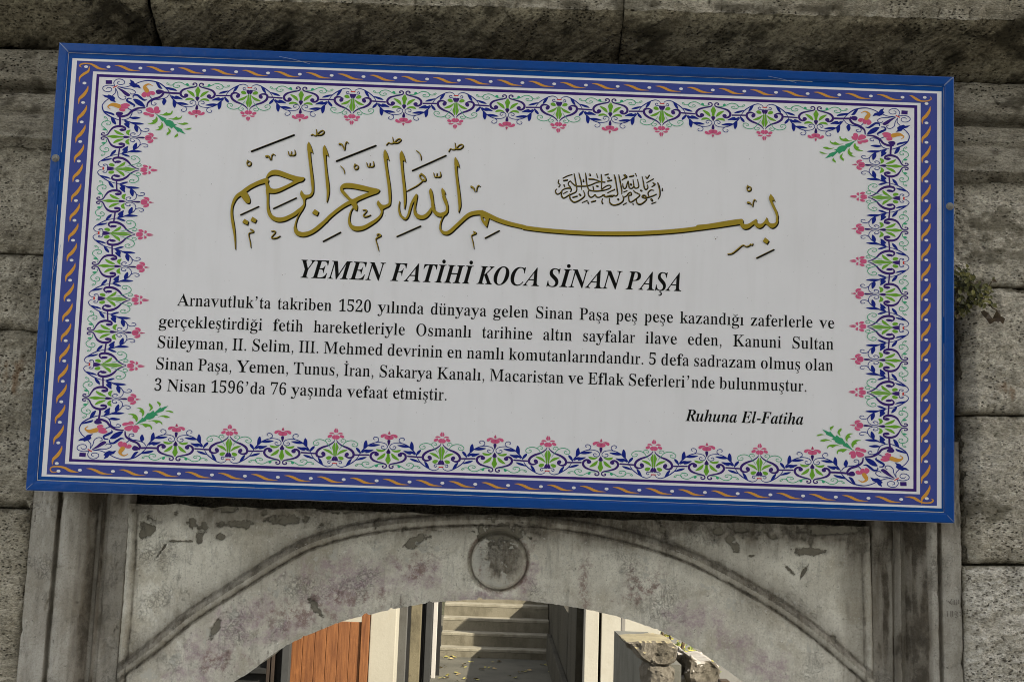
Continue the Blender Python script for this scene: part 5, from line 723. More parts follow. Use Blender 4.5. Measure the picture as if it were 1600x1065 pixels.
INVOCATION='''1377.8,355.7,1.6 1374.3,360.5,2.1 1376.5,367.4,2.5 1381.1,369.6,2.7 1387.9,365.8,2.3 1394,357.4,2.3 1403,353,2.5 1412.2,351.5,3 1417.4,354.8,2.5 1415.9,361.3,2.1
1394.1,324.7,2.1 1405.4,318.4,2.3 1417.9,313.8,2.3
1412.7,332.8,2.1 1408.8,337,2.1 1409.6,342.8,2.3 1415.5,349.6,2.1
1391.8,362.2,2.3 1391,372.7,2.7 1395.8,379.5,3 1401.5,378.2,2.7 1410.5,372,2.7 1420.7,366.9,2.7 1429.7,361.9,2.7 1432.3,353.6,2.3 1430.2,342,2.3 1426.9,325.8,2.5 1423.5,310.7,1.6
1413.8,331.5,1.8 1421,338.9,2.3 1430.3,344.9,2.7 1445.3,345,2.7 1459,343.9,2.7 1470.4,340.5,2.7 1484,334.1,2.5 1495.4,330.8,2.5 1508.1,331.5,2.7
1436.7,309,1.6 1439.9,320.6,2.7 1443.8,334.5,2.3 1445.6,354.3,1.4
1454.5,308.3,1.6 1456.6,320,2.7 1458.8,336.3,2.5 1462.6,349,2.3 1467.4,355.2,2.5 1481.2,357,3 1496.1,355.9,3 1512.1,352.3,2.5 1523.5,346.7,2.3 1524.5,340.8,2.3 1517.5,339.9,2.3 1508.5,344.9,2.5 1501.2,351,2.1
1465.4,324.3,3.2 1475.7,324.5,3 1485,326.5,2.5 1493.1,329.1,1.8
1497.7,310.2,1.8 1499.2,323,2.7 1499.6,334.7,2.1 1499.5,351.1,2.1
1413.2,368.4,2.3 1414.8,380,2.7 1421.3,387.9,3 1428.3,390,3.2 1439.6,384.9,3 1450.8,376.3,3 1454.6,369.1,2.3 1450.8,357.6,1.6
1466.2,354.7,1.8 1463.6,361.8,2.1 1465.5,369.9,2.5 1471.4,374.9,2.7 1478.2,371.7,2.3 1482.7,366.9,2.1 1486.3,372.6,2.5 1493.2,374.1,2.5 1502.3,369.7,2.3 1507.9,365.9,1.8 1510.4,371.1,2.3 1518.4,369.6,2.3 1526.3,367.6,2.5 1535.5,367.2,2.5
1517,360.9,1.8 1526,355.9,1.8 1535.1,352.1,1.8
1382.8,329.8,1.6 1381.3,338.1,2.3 1386.6,343.7,1.8 1383.4,349.7,2.3
1396.6,331.6,3.4 1405.7,329.5,3.2
1397,343.3,2.7 1399.4,349,1.6
1449.3,326.1,1.6 1450.1,331.9,3.4
1466.6,309,1.6 1467.9,314.3,3.4
1485.1,309.5,1.8 1488.8,320.5,1.6
1508.7,311.5,2.7 1516.7,308.9,2.7
1516.9,318.2,3.4 1519.9,320.5,3
1516.1,328.2,3 1526.3,325.5,3
1486.6,342.8,3.4 1489.5,343.9,3.4
1476.3,344.9,2.1 1478.3,353.1,2.1
1422.7,376.8,3 1433.5,373.4,3
1440.2,367.9,3.4 1443.2,370.7,3.2
1448.4,390.9,1.6 1461.4,384,2.3
1463.8,388.6,2.7 1466.2,393.2,1.6
1474.1,387.6,3.2 1484.3,384.3,3
1503.7,377.8,1.6 1501.6,384.8,2.1 1504,390.6,3
1396.6,367.8,1.6 1406.7,361.6,1.6
1533,310,1.8 1536.2,319.3,3 1539.5,335.5,2.5 1542.8,354.1,2.7 1544.2,363.4,2.5 1539.8,368.8,2.5 1534,367.3,2.3 1529.5,370.9,2.3 1520.3,371.3,2.3 1512.3,372.2,2.5 1503,367.3,2.1
1545.7,309.5,1.6 1548.3,321.1,2.7 1551.6,336.2,2.5 1554.8,351.3,2.5 1555.5,363,1.6
1516.6,360.9,1.8 1525.7,355.9,2.1 1535.8,350.3,2.1
1522.2,375.9,1.8 1523,386.4,2.5 1529,392.5,3 1537,394,3.2 1549.6,390,3.2 1558.5,382.7,3 1560.6,374.4,2.5 1558.1,367.5,1.6
1560.6,372.1,2.1 1568.5,367.1,2.5 1574,359.9,2.7 1579.7,357.4,2.7 1581.6,364.3,2.7 1575.3,365.7,2.5 1574.4,373.9,2.3 1576.9,382,2.7 1582.7,383.5,3 1591.7,376.8,2.7 1600.7,369.4,2.7 1604.6,363.4,2.5 1598.1,359,2.5 1591.2,355.8,2.3 1587,351.2,1.6
1595.1,375.5,2.1 1597.1,384.7,2.5 1602.4,389.2,3.2 1610.4,387.7,3.2 1619.4,380.4,3 1623.8,373.2,2.5 1615.7,370.6,3.2 1611.6,367.8,3.2 1614.4,364.2,3.2 1620.1,365.2,3 1622.5,369.7,2.7 1630.6,368.3,3 1640.8,364.4,2.7 1649.3,360,2.5
1629.4,366,2.1 1626.9,357.9,2.3 1630.2,351.9,2.5 1635.8,348.2,2.5 1642.7,349.1,1.6
1557.2,333.7,1.6 1558,341.8,2.3 1562.2,347.5,2.5 1566.7,343.8,2.5 1568.8,334.4,2.3 1572,326.1,1.8 1573.4,335.4,2.3 1575.9,344.6,2.5 1582.9,345.6,2.5 1587.3,338.4,2.5 1585.1,322.1,1.6
1587.3,338.4,2.3 1590.9,344.1,2.5 1596.6,344.4,2.5 1601.1,339,2.5 1597.2,320.4,1.6
1609.6,311.8,1.4 1613.5,328,2.5 1616.1,341.9,2.5 1620.9,347.6,2.7 1625.9,342.7,2.5 1624.6,334.6,1.6
1652.6,327.7,2.1 1656.3,336.9,3.2 1659.5,352,2.7 1659.2,363.7,2.5 1654.8,373.2,1.1
1561.8,310.1,4.6 1567.1,315.7,3.9 1561.5,318.9,2.7 1554.7,324.4,1.6
1576.3,313.6,3.2 1586,310.9,3.2
1591,304.3,1.8 1594.7,311.8,1.6
1579.1,334.6,3.9 1580.3,336.3,3.4
1619.4,311.4,1.6 1623.5,316.5,2.5 1629.1,308.1,2.7
1622.7,328.8,1.8 1640.8,317.6,2.1
1639.9,328.2,2.3 1644.7,332.7,3.4 1636.8,340,1.6
1607.1,350.5,3.4 1609.5,352.1,3.2
1545.8,377.3,3.9 1547,379,3.2
1560.7,356.9,2.1 1569.3,353.1,2.1
1560,392.5,1.8 1569,386.9,1.6
1586.3,388.6,2.3 1588,390.3,1.8
1636.4,373.9,3.9 1639.4,378.4,3.4
1637.9,386.1,2.1 1649.3,381.6,1.6
1665.6,342.4,1.6 1665.7,348.8,2.7'''
ORNAMENT={
'B':'''rv 1.7,69.4,1.4 4.9,62.3,2.3 12.9,53.8,3.1 23.7,47.4,4.2 31.7,39.3,4.9 34.9,29.9,4.9 33.6,22.1,4.5 29,18.8,3.9 23.5,19.8,3.1 19,24,2.8
pv 17.8,27.7 20.1,23 24.3,23.6 26.1,28.8 24,34.2 20.2,33.1
rn 1.4,9,1.2 7.2,8.6,1.4 12,7.4,1.6 12.8,2.8,1.4 9.9,0.6,1.4 8.1,4,1.2
pv 0.2,8.6 5.1,8.8 5.9,11.7 4.7,17.5 0.8,22.8
sd -0.1,-0.1 4.3,-1.3 4.5,2.4 0,2.6
rn 3.5,-0.8,1.1 4.6,-4.3,1.2 8,-7.5,1.4 13.4,-9.3,1.6 20.5,-6.5,1.9
pg 0.5,24.7 2.9,24.6 4.1,38.3 6,47.3 4.6,54.3 0.8,61.9
pg 3.6,25.2 9.3,29.9 16.4,35.2 23.1,42.1 16.6,42.1 11,39.7 6.7,34
pg 6.2,20.2 7.7,14.6 11.1,11.2 14.9,12.3 16.6,16.3 14.5,20.6 10.4,22.2
rt 7.7,42.6,0.9 9.9,48.2,0.9 13.2,54.2,1.1
rt 13.2,54.2,1.1 18.8,64.9,1.4 27.3,70.1,1.4 35.5,68.4,1.4 41.1,62.3,1.4 41.3,56.1,1.2 37.7,52.7,1.2 32.9,53.9,1.2 31,58.4,1.2 33.2,61.7,1.2 35.9,59.2,0.9
rt 19.5,64.8,1.1 18.3,71.3,1.2 13.6,73.2,1.2 10,69.1,1.2 11.2,64.9,1.1 14.7,66.5,0.9
pp 0.6,72.4 5.3,73.5 7.4,78.9 5.1,83.4 0.5,84.8
pp 7.5,80.5 11.2,76.4 14.8,77 15.5,81.6 12.3,85 8.5,86.2
pp 2.8,87.9 7.5,88 12.7,88.2 11.5,91.7 7.6,92.6 4.8,91
pp 0.4,92.2 3.2,93.4 4.1,97.4 0.9,105.4''',
'L':'''rn 20.5,-6.5,1.9 29,1,2.1 37.7,10.8,2.1 41.8,17.9,1.6 45.1,26.9,1.2
pn 21.2,-6.1 26.9,-1.1 30.2,7.2 32,16.3 28.1,13.8 24.4,7.1
pn 39.8,12.6 47.5,13.7 54.8,17.1 59.7,23 53.3,22.7 46.3,19.5
rv 36.9,28.1,3.1 50,28.7,3.1 63.2,29.5,3.1
rn 46.1,29.9,1.1 48.2,36.6,1.8 53.4,46.6,2.3 60,55.9,2.3 68.5,63.6,1.9 76.9,67.6,1.6 85.2,68,1.4 93.4,64.8,1.4 97.6,57.6,1.4 96.6,50.8,1.4 92.2,48.3,1.4 87.4,50.5,1.4 86.2,54.9,1.4 89,57.7,1.4 91.7,55.2,1.1
rn 76.2,67.7,1.4 80.4,72.5,1.4 80.1,79.4,1.4 76.1,83.3,1.4 71.9,82.2,1.4 70.6,77.7,1.2 73,75.2,1.1
pn 46.7,33.3 42.5,38.1 39.1,44.8 39.3,50.3 42.8,48.2 46.8,41.5
pn 49.5,34.2 55.9,37.7 58.1,34.8 64.8,37.2 72.3,45.4 63.7,45 56.8,45.5 51.9,42.1
pn 53.4,45.5 59.1,52 60.4,60 57.8,73 54.1,67.2 52.8,58.1
pn 60.7,56.5 68.2,54.4 76.5,56.2 83.9,61 76.8,62.6 68.5,62''',
'A':'''rv -8.1,-1.8,2.1 -10.2,-2.1,2.1 -9.2,-6.3,2.3 -5.1,-7,2.5 -2.6,-3.1,2.5 -3.6,2.5,2.6 -8.5,5.8,2.8 -18.1,9.2,3.1 -27.6,14.4,4.2 -32.6,22.8,4.7 -32.3,31.5,4.7 -28.2,37.2,4.2 -22.7,37.8,3.5
pv -26.3,32 -23.7,26.8 -19.6,27.7 -17.6,32.2 -19.6,37.6 -23.4,37.8
pg -0.3,4.2 -2.9,9.8 -5.1,16.4 -3,25.5 -2,35.1 0.3,35.4
pg -21.3,17 -15,18.2 -7.9,24.6 -5.3,36.4 -10.4,32.9 -16.2,25.4
pg -23.3,47.7 -20.5,41.5 -14.3,39.5 -8.7,41.9 -5.5,46.8 -12.7,45.6 -18.2,47.1
pv -3.9,37 0.2,35.4 0.7,50.3 -3.1,43
pv 0.1,58.4 -2.6,68.6 -2.4,74.8 0.7,75.1
pp -8.7,83.2 -6.8,78.5 0.2,77.4 0.6,88.8 -6.5,88.1
pp -16.1,86.5 -14.3,82 -10.8,83.4 -7.2,88.6 -2.3,90.8 -8.4,93.3 -14,91.1
pp 0.6,92.7 -2.6,94.3 0.6,102.3
rt -10,2.9,1.2 -16.9,3.4,1.4 -25.4,-1.2,1.4 -32.5,-7.2,1.4 -39.4,-7.9,1.4 -46.2,-4,1.4 -48.5,1.9,1.4 -46.5,7.5,1.4 -40.9,9,1.4 -36.2,6.9,1.2 -35.6,2.7,1.2 -39.8,1.4,1.2 -41.1,4.4,0.9
pt -24,-2.6 -21.4,-6 -18.5,-3 -18.6,1.2 -21.8,2.3
rt -46.1,-1.2,1.2 -51.5,2.1,1.2 -57.1,1.3,1.2 -61.1,-2.6,1.1 -59.4,-4.8,1.1 -55.8,-1.5,0.9''',
'N':'''sv -6.2,-5.5 5.9,-6.3 6.4,5.5 -5.7,6.3
sd 8.4,15.6 16.8,8.6 17.6,11.2 9.5,18.2
pv 16,15.1 28.4,22.4 40.1,33.7 42.9,38.9 38.9,42.9 32.3,38.2 25.4,27.9
pn 48.9,50.1 57,50.1 67,58.9 73,73.2 64.3,71.6 56,65.2 51.1,56.4
pp 74.3,81.2 79,75.5 85.4,75.1 89.9,82.9 90.1,92.2 84.4,91.5 77.8,87.9
pp 70.1,94.8 73.1,89.3 81.3,92.8 89.8,96.2 81.5,99.7 75.1,99.8
pp 81.6,100.8 87.9,98 91.3,93.5 90.5,102.9 85,104.3
pp 90,77.5 93.3,71.1 98.5,71.6 100.1,79.5 97.2,87.8 92.2,92.1
pp 97.1,87 101.7,80.8 103.1,86 98.9,91.9 93.8,92.5
se 92.2,92.5 98.8,96.4 105.9,101.7 115.6,107.5 114.1,111.2 121.8,111.4 128.9,116.7 130.9,122.3 137.1,126.2 133.7,127.9 132.9,130.3 140.8,134.6 147.1,139.2 146.7,141.8 154.5,154 147.5,150.6 141.3,146.3 139.2,148.5 135.1,141.4 129.6,132.7 126.8,138.3 120.9,130.8 116.5,129.9 112.7,121.3 109.4,114.3 107.8,116.9 102.7,107.6 97.1,97.9
pg 101.3,94.8 107.4,95.2 110.7,91.4 115.3,87 117.1,90.2 122.7,89.2 124.2,84.8 125.4,81.1 126.7,86 124.6,93.3 119.5,97.2 112.7,98.4 105.7,97
pg 118.2,105.9 125.1,106.9 129.3,105.2 134.8,99.9 137,103.3 141.3,102.3 143.8,98.6 144.7,95.7 144.8,102.1 141.5,107.3 136.4,109.8 130.4,110.2 123.4,108.6
pg 135.9,119.1 142,120.9 147.2,119.9 150.5,117.5 158.4,119.2 155.1,122.9 148.3,125.5 141.3,123.2
pg 149.6,137.9 155.6,136.5 159.8,134.1 165.1,133.5 162.5,137.5 157.4,140 152.2,139.1
pg 95.6,102.3 98.3,106.5 98.7,115 95.5,122.4 90.5,126.3 82.8,126.3 80.1,124.8 86.1,123 89.8,118.5 87.9,115 90.9,113.4 94.2,109.6
pg 106.2,118.8 109.4,124.4 110.2,132.9 107.5,140.2 102.5,144.8 94.7,144.8 99.8,142.1 103,137.7 99.9,134.3 103.7,131.9 106.5,126
pg 119.3,135.9 124.3,142 125.4,147.7 122.7,155 118.1,159.6 118.2,151.7 121.5,146.5
pg 137.2,150.5 139.8,155.4 139.3,161.1 133,165.8 134.1,159.3 136.9,155.5''',
'C':'''rn 11.8,11.3,1.4 9.7,0.7,1.6 14.2,-9,1.6 22.1,-10.8,1.6 29.1,-5.9,1.6 30.1,2.1,1.4 24.5,6.5,1.4 18,4.8,1.4 16.9,-1.1,1.4 21.1,-4,1
rn 18.3,13.6,1.2 31.4,18.2,1.6 44.4,20,1.6 51.9,26.3,1.6 51.4,33,1.6 45,34.8,1.6 42.1,30.9,1.2
rn 18.3,13.6,1.4 31.3,14.2,1.6 40.8,9.5,1.6 50.2,3.5,1.8 59.6,-3.8,1.8 72.3,-9.2,2 85.2,-8.1,2.5 96.7,-3.4,2.5 106.8,6.7,2.5 113.7,17,2 117.6,24.8,1.4
sn 39.9,-11.1 47.4,-5.7 50.9,2.1 58.4,5.7 63,16.7 55.4,13.2 49,14.6 44,10.7 38.8,1.6 42.2,-1.3
pn 89.8,-7.6 96.8,-0.8 101.2,8.4 103.9,14.9 97.4,13.2 93,3.8
pn 108.5,8.7 119.9,9.9 128.1,13.4 132.2,19.6 121.8,18.1 113.6,14.8
rv 136.7,27.1,4.1 120.5,26.8,4.1 106,25.5,4.1
rv 105,22.4,4.1 106.1,29.6,4.5 100.1,40.7,4.5 87.5,48.2,4.5 78.3,59.5,3.7 76.4,73,2.5
pv 91.4,23.8 94.4,18.2 101.7,18.3 105.1,24.2 101.3,29.9 94.9,31.6
rn 117.2,32.9,1.4 111.5,42.6,1.6 98.8,48,1.8 90.8,49.3,1.8 84.6,56.4,1.8 85.8,65.7,1.6 91.5,66.7,1.6 93.8,61.2,1.4 89.6,59.8,1.2
pn 108.3,44.2 113.1,50.6 112.4,57.3 108.9,66.1 105.4,59.1 105.4,52.4
rn 48.7,45.3,2 49.2,39.1,2.9 56.1,37.3,4.1 63.2,45.1,4.9 69.9,52,3.7 75.5,51.1,1.4
pp 64.1,36.2 67.3,28 71.3,26.4 73.6,35.6 72.8,42.7 68,43
pp 71.5,27.7 78.5,24.1 82.3,31.1 80.2,39.5 75.1,41.2 73.4,34.3
pp 80.1,24.5 87.3,23.8 91,30.5 87.8,35 83.8,35 81.9,28.4
rn 80.8,40.5,1.8 85.2,47.5,1.8
ro 74.4,22.7,9 69.9,12.2,7.8 71.6,5.7,4.5 77.6,1.5,2.5 84.5,6.5,1.4''',
}
# ------------------------------------------------------------------ the sign (built in its own millimetres, then hung leaning forward)
SWM, SHM = 2464.0, 1218.2
S_TL = np.array([-1.27010, 3.02145, 3.61717]); S_U = Vector((0.999969, 0.007826, -0.000454)); S_V = Vector((-0.000825, 0.047462, -0.998873)); S_N = Vector((-0.007795, 0.998842, 0.047467))
sign = root('information_sign', 'large white sign in a blue frame with flower border, Arabic calligraphy and Turkish text', 'sign', (0, 0, 0))
org = Vector(S_TL) + S_U * SWM / 2000 + S_V * SHM / 1000
sign.matrix_world = Matrix(((S_U.x, -S_V.x, -S_N.x, org.x), (S_U.y, -S_V.y, -S_N.y, org.y), (S_U.z, -S_V.z, -S_N.z, org.z), (0, 0, 0, 1)))
WLOC[sign.name] = (0, 0, 0)


def sl(u, v, z=0.0):
    """sign millimetres (u right, v down, z out) to the sign's own metres"""
    return ((u - SWM / 2) / 1000, (SHM - v) / 1000, z / 1000)


def sbuild(name, mb, mats, parent=None, smooth=False):
    return mk(name, mb.v, mb.f, mats, parent or sign, smooth, mi=mb.m)


def rect_ring(mb, o, i, z, m=0):
    (a, b, c, d), (e, f, g, h) = o, i
    P = [(a, b), (c, b), (c, d), (a, d), (e, f), (g, f), (g, h), (e, h)]
    mb.add([sl(x, y, z) for x, y in P], [[3 - 0 if False else k, 4 + k, 4 + (k + 1) % 4, (k + 1) % 4] for k in range(4)], m)


MB().box(-SWM / 2000 + 0.004, SWM / 2000 - 0.004, 0.004, SHM / 1000 - 0.004, -0.012, 0.0).build('panel', M['white'], sign)
# frame: four mitred bars with a rounded face
fr = MB(); FW = 27.0
prof = [(0, -30), (0, 2.5), (1.2, 4.2), (3, 5), (20, 5), (22.5, 4.6), (24, 3.2), (26.4, 2.6), (27, 0.2)]
for k in range(4):
    V = []
    for e in (0, 1):
        for d, z in prof:
            g = 0.35
            if k == 0: p = (d + g if e == 0 else SWM - d - g, d)
            elif k == 1: p = (SWM - d, d + g if e == 0 else SHM - d - g)
            elif k == 2: p = (SWM - d - g if e == 0 else d + g, SHM - d)
            else: p = (d, SHM - d - g if e == 0 else d + g)
            V.append(sl(p[0], p[1], z))
    n = len(prof)
    fr.add(V, [[i, i + 1, n + i + 1, n + i] for i in range(n - 1)] + [list(range(n)), [n + i for i in range(n)][::-1]])
frame = sbuild('frame', fr, M['frame'])
# worn pale edge where the frame laps the sheet, broken in places
ed = MB(); rr = random.Random(4)
def worn(x0, y0, x1, y1, amt, wd):
    L = math.hypot(x1 - x0, y1 - y0); s = 0
    while s < L:
        ln = rr.uniform(20, 130); e = min(L, s + ln)
        if rr.random() < amt:
            a, b = s / L, e / L; hw = wd * rr.uniform(0.5, 1.0); dx, dy = (y1 - y0) / L * hw / 2, -(x1 - x0) / L * hw / 2
            ax, ay, bx, by = x0 + (x1 - x0) * a, y0 + (y1 - y0) * a, x0 + (x1 - x0) * b, y0 + (y1 - y0) * b
            ed.add([sl(ax - dx, ay - dy, 3.0), sl(bx - dx, by - dy, 3.0), sl(bx + dx, by + dy, 3.0), sl(ax + dx, ay + dy, 3.0)], [[0, 1, 2, 3]])
        s = e
worn(28, 27.6, 2436, 28.5, 0.95, 1.1); worn(28, 29, 28.5, 1189, 0.95, 1.8); worn(28, 1190.6, 2436, 1190.6, 0.97, 1.9); worn(2436, 30, 2436, 1190, 0.9, 1.0); worn(2427.5, 60, 2427.5, 1180, 0.5, 0.7)
sbuild('worn_edge', ed, mat('worn primer', (0.50, 0.47, 0.40), 0.8))
sc_ = MB()
for pts in ([(604, 16), (650, 24), (690, 34)], [(1950, 19), (1990, 26), (2027, 34)], [(1, 1), (14, 13), (27, 26)], [(3, 1.5), (16, 13), (28, 25)], [(2463, 1), (2450, 13), (2437, 27)], [(2461, 1), (2448, 12), (2436, 25)], [(2, 1216), (10, 1208), (18, 1200)], [(2462, 1216), (2452, 1206), (2444, 1198)], [(46, 560), (30, 640)]):
    for a, b in zip(pts[:-1], pts[1:]):
        L = math.hypot(b[0] - a[0], b[1] - a[1]); dx, dy = (b[1] - a[1]) / L * 0.45, -(b[0] - a[0]) / L * 0.45
        sc_.add([sl(a[0] - dx, a[1] - dy, 5.4), sl(b[0] - dx, b[1] - dy, 5.4), sl(b[0] + dx, b[1] + dy, 5.4), sl(a[0] + dx, a[1] + dy, 5.4)], [[0, 1, 2, 3]])
sbuild('frame_scratch_highlight', sc_, mat('scratch and painted highlight', (0.30, 0.36, 0.52), 0.5))  # scratches, plus corner lines painted pale as the lit mitre lip
# bare metal lower edge of the frame
MB().box(-SWM / 2000 + 0.002, SWM / 2000 - 0.002, -0.0012, 0.0006, -0.02, 0.0012).build('drip_edge', mat('bare zinc edge', (0.42, 0.42, 0.46), 0.5, 0.5, 0.3), sign)
# hexagon bolts with washers
steel = paint('dull zinc bolt', (0.24, 0.235, 0.21), 0.5, 0.4, 0.6)
for u, v in ((14.4, 323.5), (2451.6, 363.7)):
    b = MB(); c = sl(u, v, 0)
    b.tube([(c[0], c[1], 0.0046), (c[0], c[1], 0.0062), (c[0], c[1], 0.0068)], [0.0105, 0.0105, 0.0098], 20)
    bb = MB(); bb.tube([(c[0], c[1], 0.0068), (c[0], c[1], 0.0125), (c[0], c[1], 0.0138)], [0.0078, 0.0078, 0.0066], 6); bb.tube([(c[0], c[1], 0.0138), (c[0], c[1], 0.0165)], [0.0042, 0.0036], 12)
    bo = sbuild('bolt', bb, steel, frame); bo2 = sbuild('washer', b, steel, frame)

# ---- printed bands
bd = MB()
rect_ring(bd, (26.5, 26.5, SWM - 26.5, SHM - 26.5), (38, 41.5, 2430.6, 1180.5), 0.3, 0)
rect_ring(bd, (51, 48, 2418.3, 1174.5), (97, 76.4, 2373, 1145.5), 0.3, 1)
rect_ring(bd, (107.4, 83.6, 2363.6, 1138.8), (115, 91.3, 2355.2, 1131.8), 0.3, 2)
sbuild('border_band', bd, [M['blue'], PM['i'], PM['v']])
ZI = [0.0]


def ribbon(mb, pts, z, m=0, caps=True, n=None, dxy=(0, 0)):
    pts = np.asarray(pts, float); k = n or max(6, 5 * len(pts)); q = cr(pts, k); p = q[:, :2] + np.array(dxy); wd = np.clip(q[:, 2], 0.15, None) / 2
    t = np.gradient(p, axis=0); t /= np.linalg.norm(t, axis=1)[:, None] + 1e-9; nn = np.stack([-t[:, 1], t[:, 0]], 1)
    a = p + nn * wd[:, None]; b = p - nn * wd[:, None]; V = []; F = []
    for x, y in zip(a, b): V += [sl(x[0], x[1], z), sl(y[0], y[1], z)]
    F = [[2 * i, 2 * i + 1, 2 * i + 3, 2 * i + 2] for i in range(k - 1)]
    if caps:
        for i, s in ((0, -1), (k - 1, 1)):
            c0 = len(V); th = math.atan2(nn[i][1], nn[i][0])
            for j in range(1, 5):
                an = th - s * math.pi * j / 5; V.append(sl(p[i][0] + wd[i] * math.cos(an), p[i][1] + wd[i] * math.sin(an), z))
            F.append([2 * i] + list(range(c0, c0 + 4)) + [2 * i + 1])
    mb.add(V, F, m)


def closed(pts, per=4):
    pts = np.asarray(pts, float); n = len(pts); out = []
    for i in range(n):
        p0, p1, p2, p3 = pts[i - 1], pts[i], pts[(i + 1) % n], pts[(i + 2) % n]
        # keep sharp tips sharp
        for j in range(per):
            u = j / per; out.append(0.5 * (2 * p1 + (p2 - p0) * u + (2 * p0 - 5 * p1 + 4 * p2 - p3) * u * u + (3 * p1 - p0 - 3 * p2 + p3) * u ** 3) * 1.0 if per > 1 else p1)
    return np.array(out)


def fill(mb, contours, z, m=0, dxy=(0, 0)):
    cs = [np.asarray(c, float)[:, :2] + np.array(dxy) for c in contours]
    def inside(p, c):
        x, y = p; a = c; b = np.roll(c, -1, 0); k = (a[:, 1] > y) != (b[:, 1] > y)
        return int((k & (x < (b[:, 0] - a[:, 0]) * (y - a[:, 1]) / (b[:, 1] - a[:, 1] + 1e-12) + a[:, 0])).sum()) % 2 == 1
    own = [[j for j in range(len(cs)) if j != i and all(inside(q, cs[j]) for q in cs[i])] for i in range(len(cs))]
    for i in range(len(cs)):
        if len(own[i]) % 2: continue                      # a hole
        grp = [cs[i]] + [cs[j] for j in range(len(cs)) if len(own[j]) % 2 and i in own[j]]
        vv = [[Vector((p[0], p[1], 0)) for p in c] for c in grp]
        mb.add([sl(p.x, p.y, z) for c in vv for p in c], [list(t) for t in tessellate_polygon(vv)], m)


# waves and dots of the outer band
wv = MB(); dt = MB()
WT = [(16.5, -4.9, 0.7), (29.1, -4.2, 4.2), (42.7, 0.0, 6.6), (54.4, 5.0, 6.4), (68, 7.4, 3.4), (87, 7.9, 0.5)]
WS = [(11, 7.2, 1.0), (8.7, 19, 6.5), (0, 33.7, 9.0), (-9.9, 44.3, 6.5), (-11.5, 58.9, 0.8)]
def dot(u, v): fill(dt, [[(u + 5.3 * math.cos(a), v + 3.7 * math.sin(a)) for a in np.arange(16) * math.pi / 8]], 0.7)
for vv in (62.4, 1160.6):
    for i in range(26):
        u = 138.3 + 87.37 * i; dot(u, vv)
        if i < 25: ribbon(wv, [(u + a, vv + b, c) for a, b, c in WT], 0.6, 0, False)
for uu, v0_ in ((74.5, 110.5), (2387.5, 77.9)):
    for i in range(20):
        v = v0_ + 54.45 * i; dot(uu + 1.5, v)
        if i < 19 or v0_ < 100: ribbon(wv, [(uu + a + 1, v + b, c) for a, b, c in WS], 0.6, 0, False)
k3 = 1 / 7.606
for src, pts in (('tl', [(140, 195, 6), (118, 178, 18), (140, 155, 20), (190, 148, 16), (250, 155, 20), (310, 185, 34), (360, 210, 26), (455, 220, 3)]), ('tl', [(235, 185, 3), (225, 240, 30), (170, 280, 34), (130, 320, 22), (125, 380, 3)])):
    ribbon(wv, [(51 + (x - 80) * k3 * 1.735, 47.7 + (y - 112 - (x - 80) * 0.035) * k3 * 1.75, wd_ * k3 * 1.6) for x, y, wd_ in pts], 0.62, 0, True)
    if pts[0][0] == 140: ribbon(wv, [(SWM + 4 - (51 + (x - 80) * k3 * 1.735), SHM + 4.5 - (47.7 + (y - 112 - (x - 80) * 0.035) * k3 * 1.75), wd_ * k3 * 1.6) for x, y, wd_ in pts], 0.62, 0, True)
ribbon(wv, [(2342, 57, .6), (2349, 58.5, 5), (2361, 66, 7), (2374, 71, 4), (2392, 70, 3), (2402, 64, 3), (2399, 58, 1.4)], 0.62)
ribbon(wv, [(78, 1167, 2), (66, 1168, 3), (60, 1162, 3.5), (64, 1155, 3.5), (80, 1153, 4), (98, 1156, 6), (113, 1163, 7), (136, 1167, .6)], 0.62)
for u, v in ((77, 64.3), (2384, 60.5), (82, 1165), (2391, 1156)): dot(u, v)
for i in range(1): pass
sbuild('wave_ornament', wv, PM['o']); sbuild('dot_ornament', dt, PM['w'])

# ---- floral border: half motifs mirrored and repeated, corner pieces mirrored over the diagonal
KEYS = 'vngtpdoe'; DSX, DSY = 1.417, 0.893; CU, CV = 1235.3, 612.3; U0, V0 = 386.4 - 1.417 * 172.4, 256.4 - 0.893 * 169.6


def parse(txt):
    res = []
    for ln in txt.strip().split('\n'):
        k, body = ln.split(' ', 1); res.append((k[0], k[1], [[tuple(float(q) for q in p.split(',')) for p in c.split()] for c in body.split('|')]))
    return res


ORN = {k: parse(v) for k, v in ORNAMENT.items()}
fb = MB(); spray = {}


def put(group, f, target=None, skip=()):
    for i, (kind, m, cs) in enumerate(ORN[group]):
        if i in skip: continue
        z = 0.45 + 0.012 * i; mi = KEYS.index(m); tgt = target or fb
        if kind == 'r':
            pts = [f(p[0], p[1]) + (p[2],) for p in cs[0]]; ribbon(tgt, [(p[0], p[1], p[2] * 1.3) for p in pts], z, mi)
        else:
            c = np.array([f(p[0], p[1]) for p in cs[0]]); fill(tgt, [closed(c, 3) if kind == 'p' else c], z, mi)


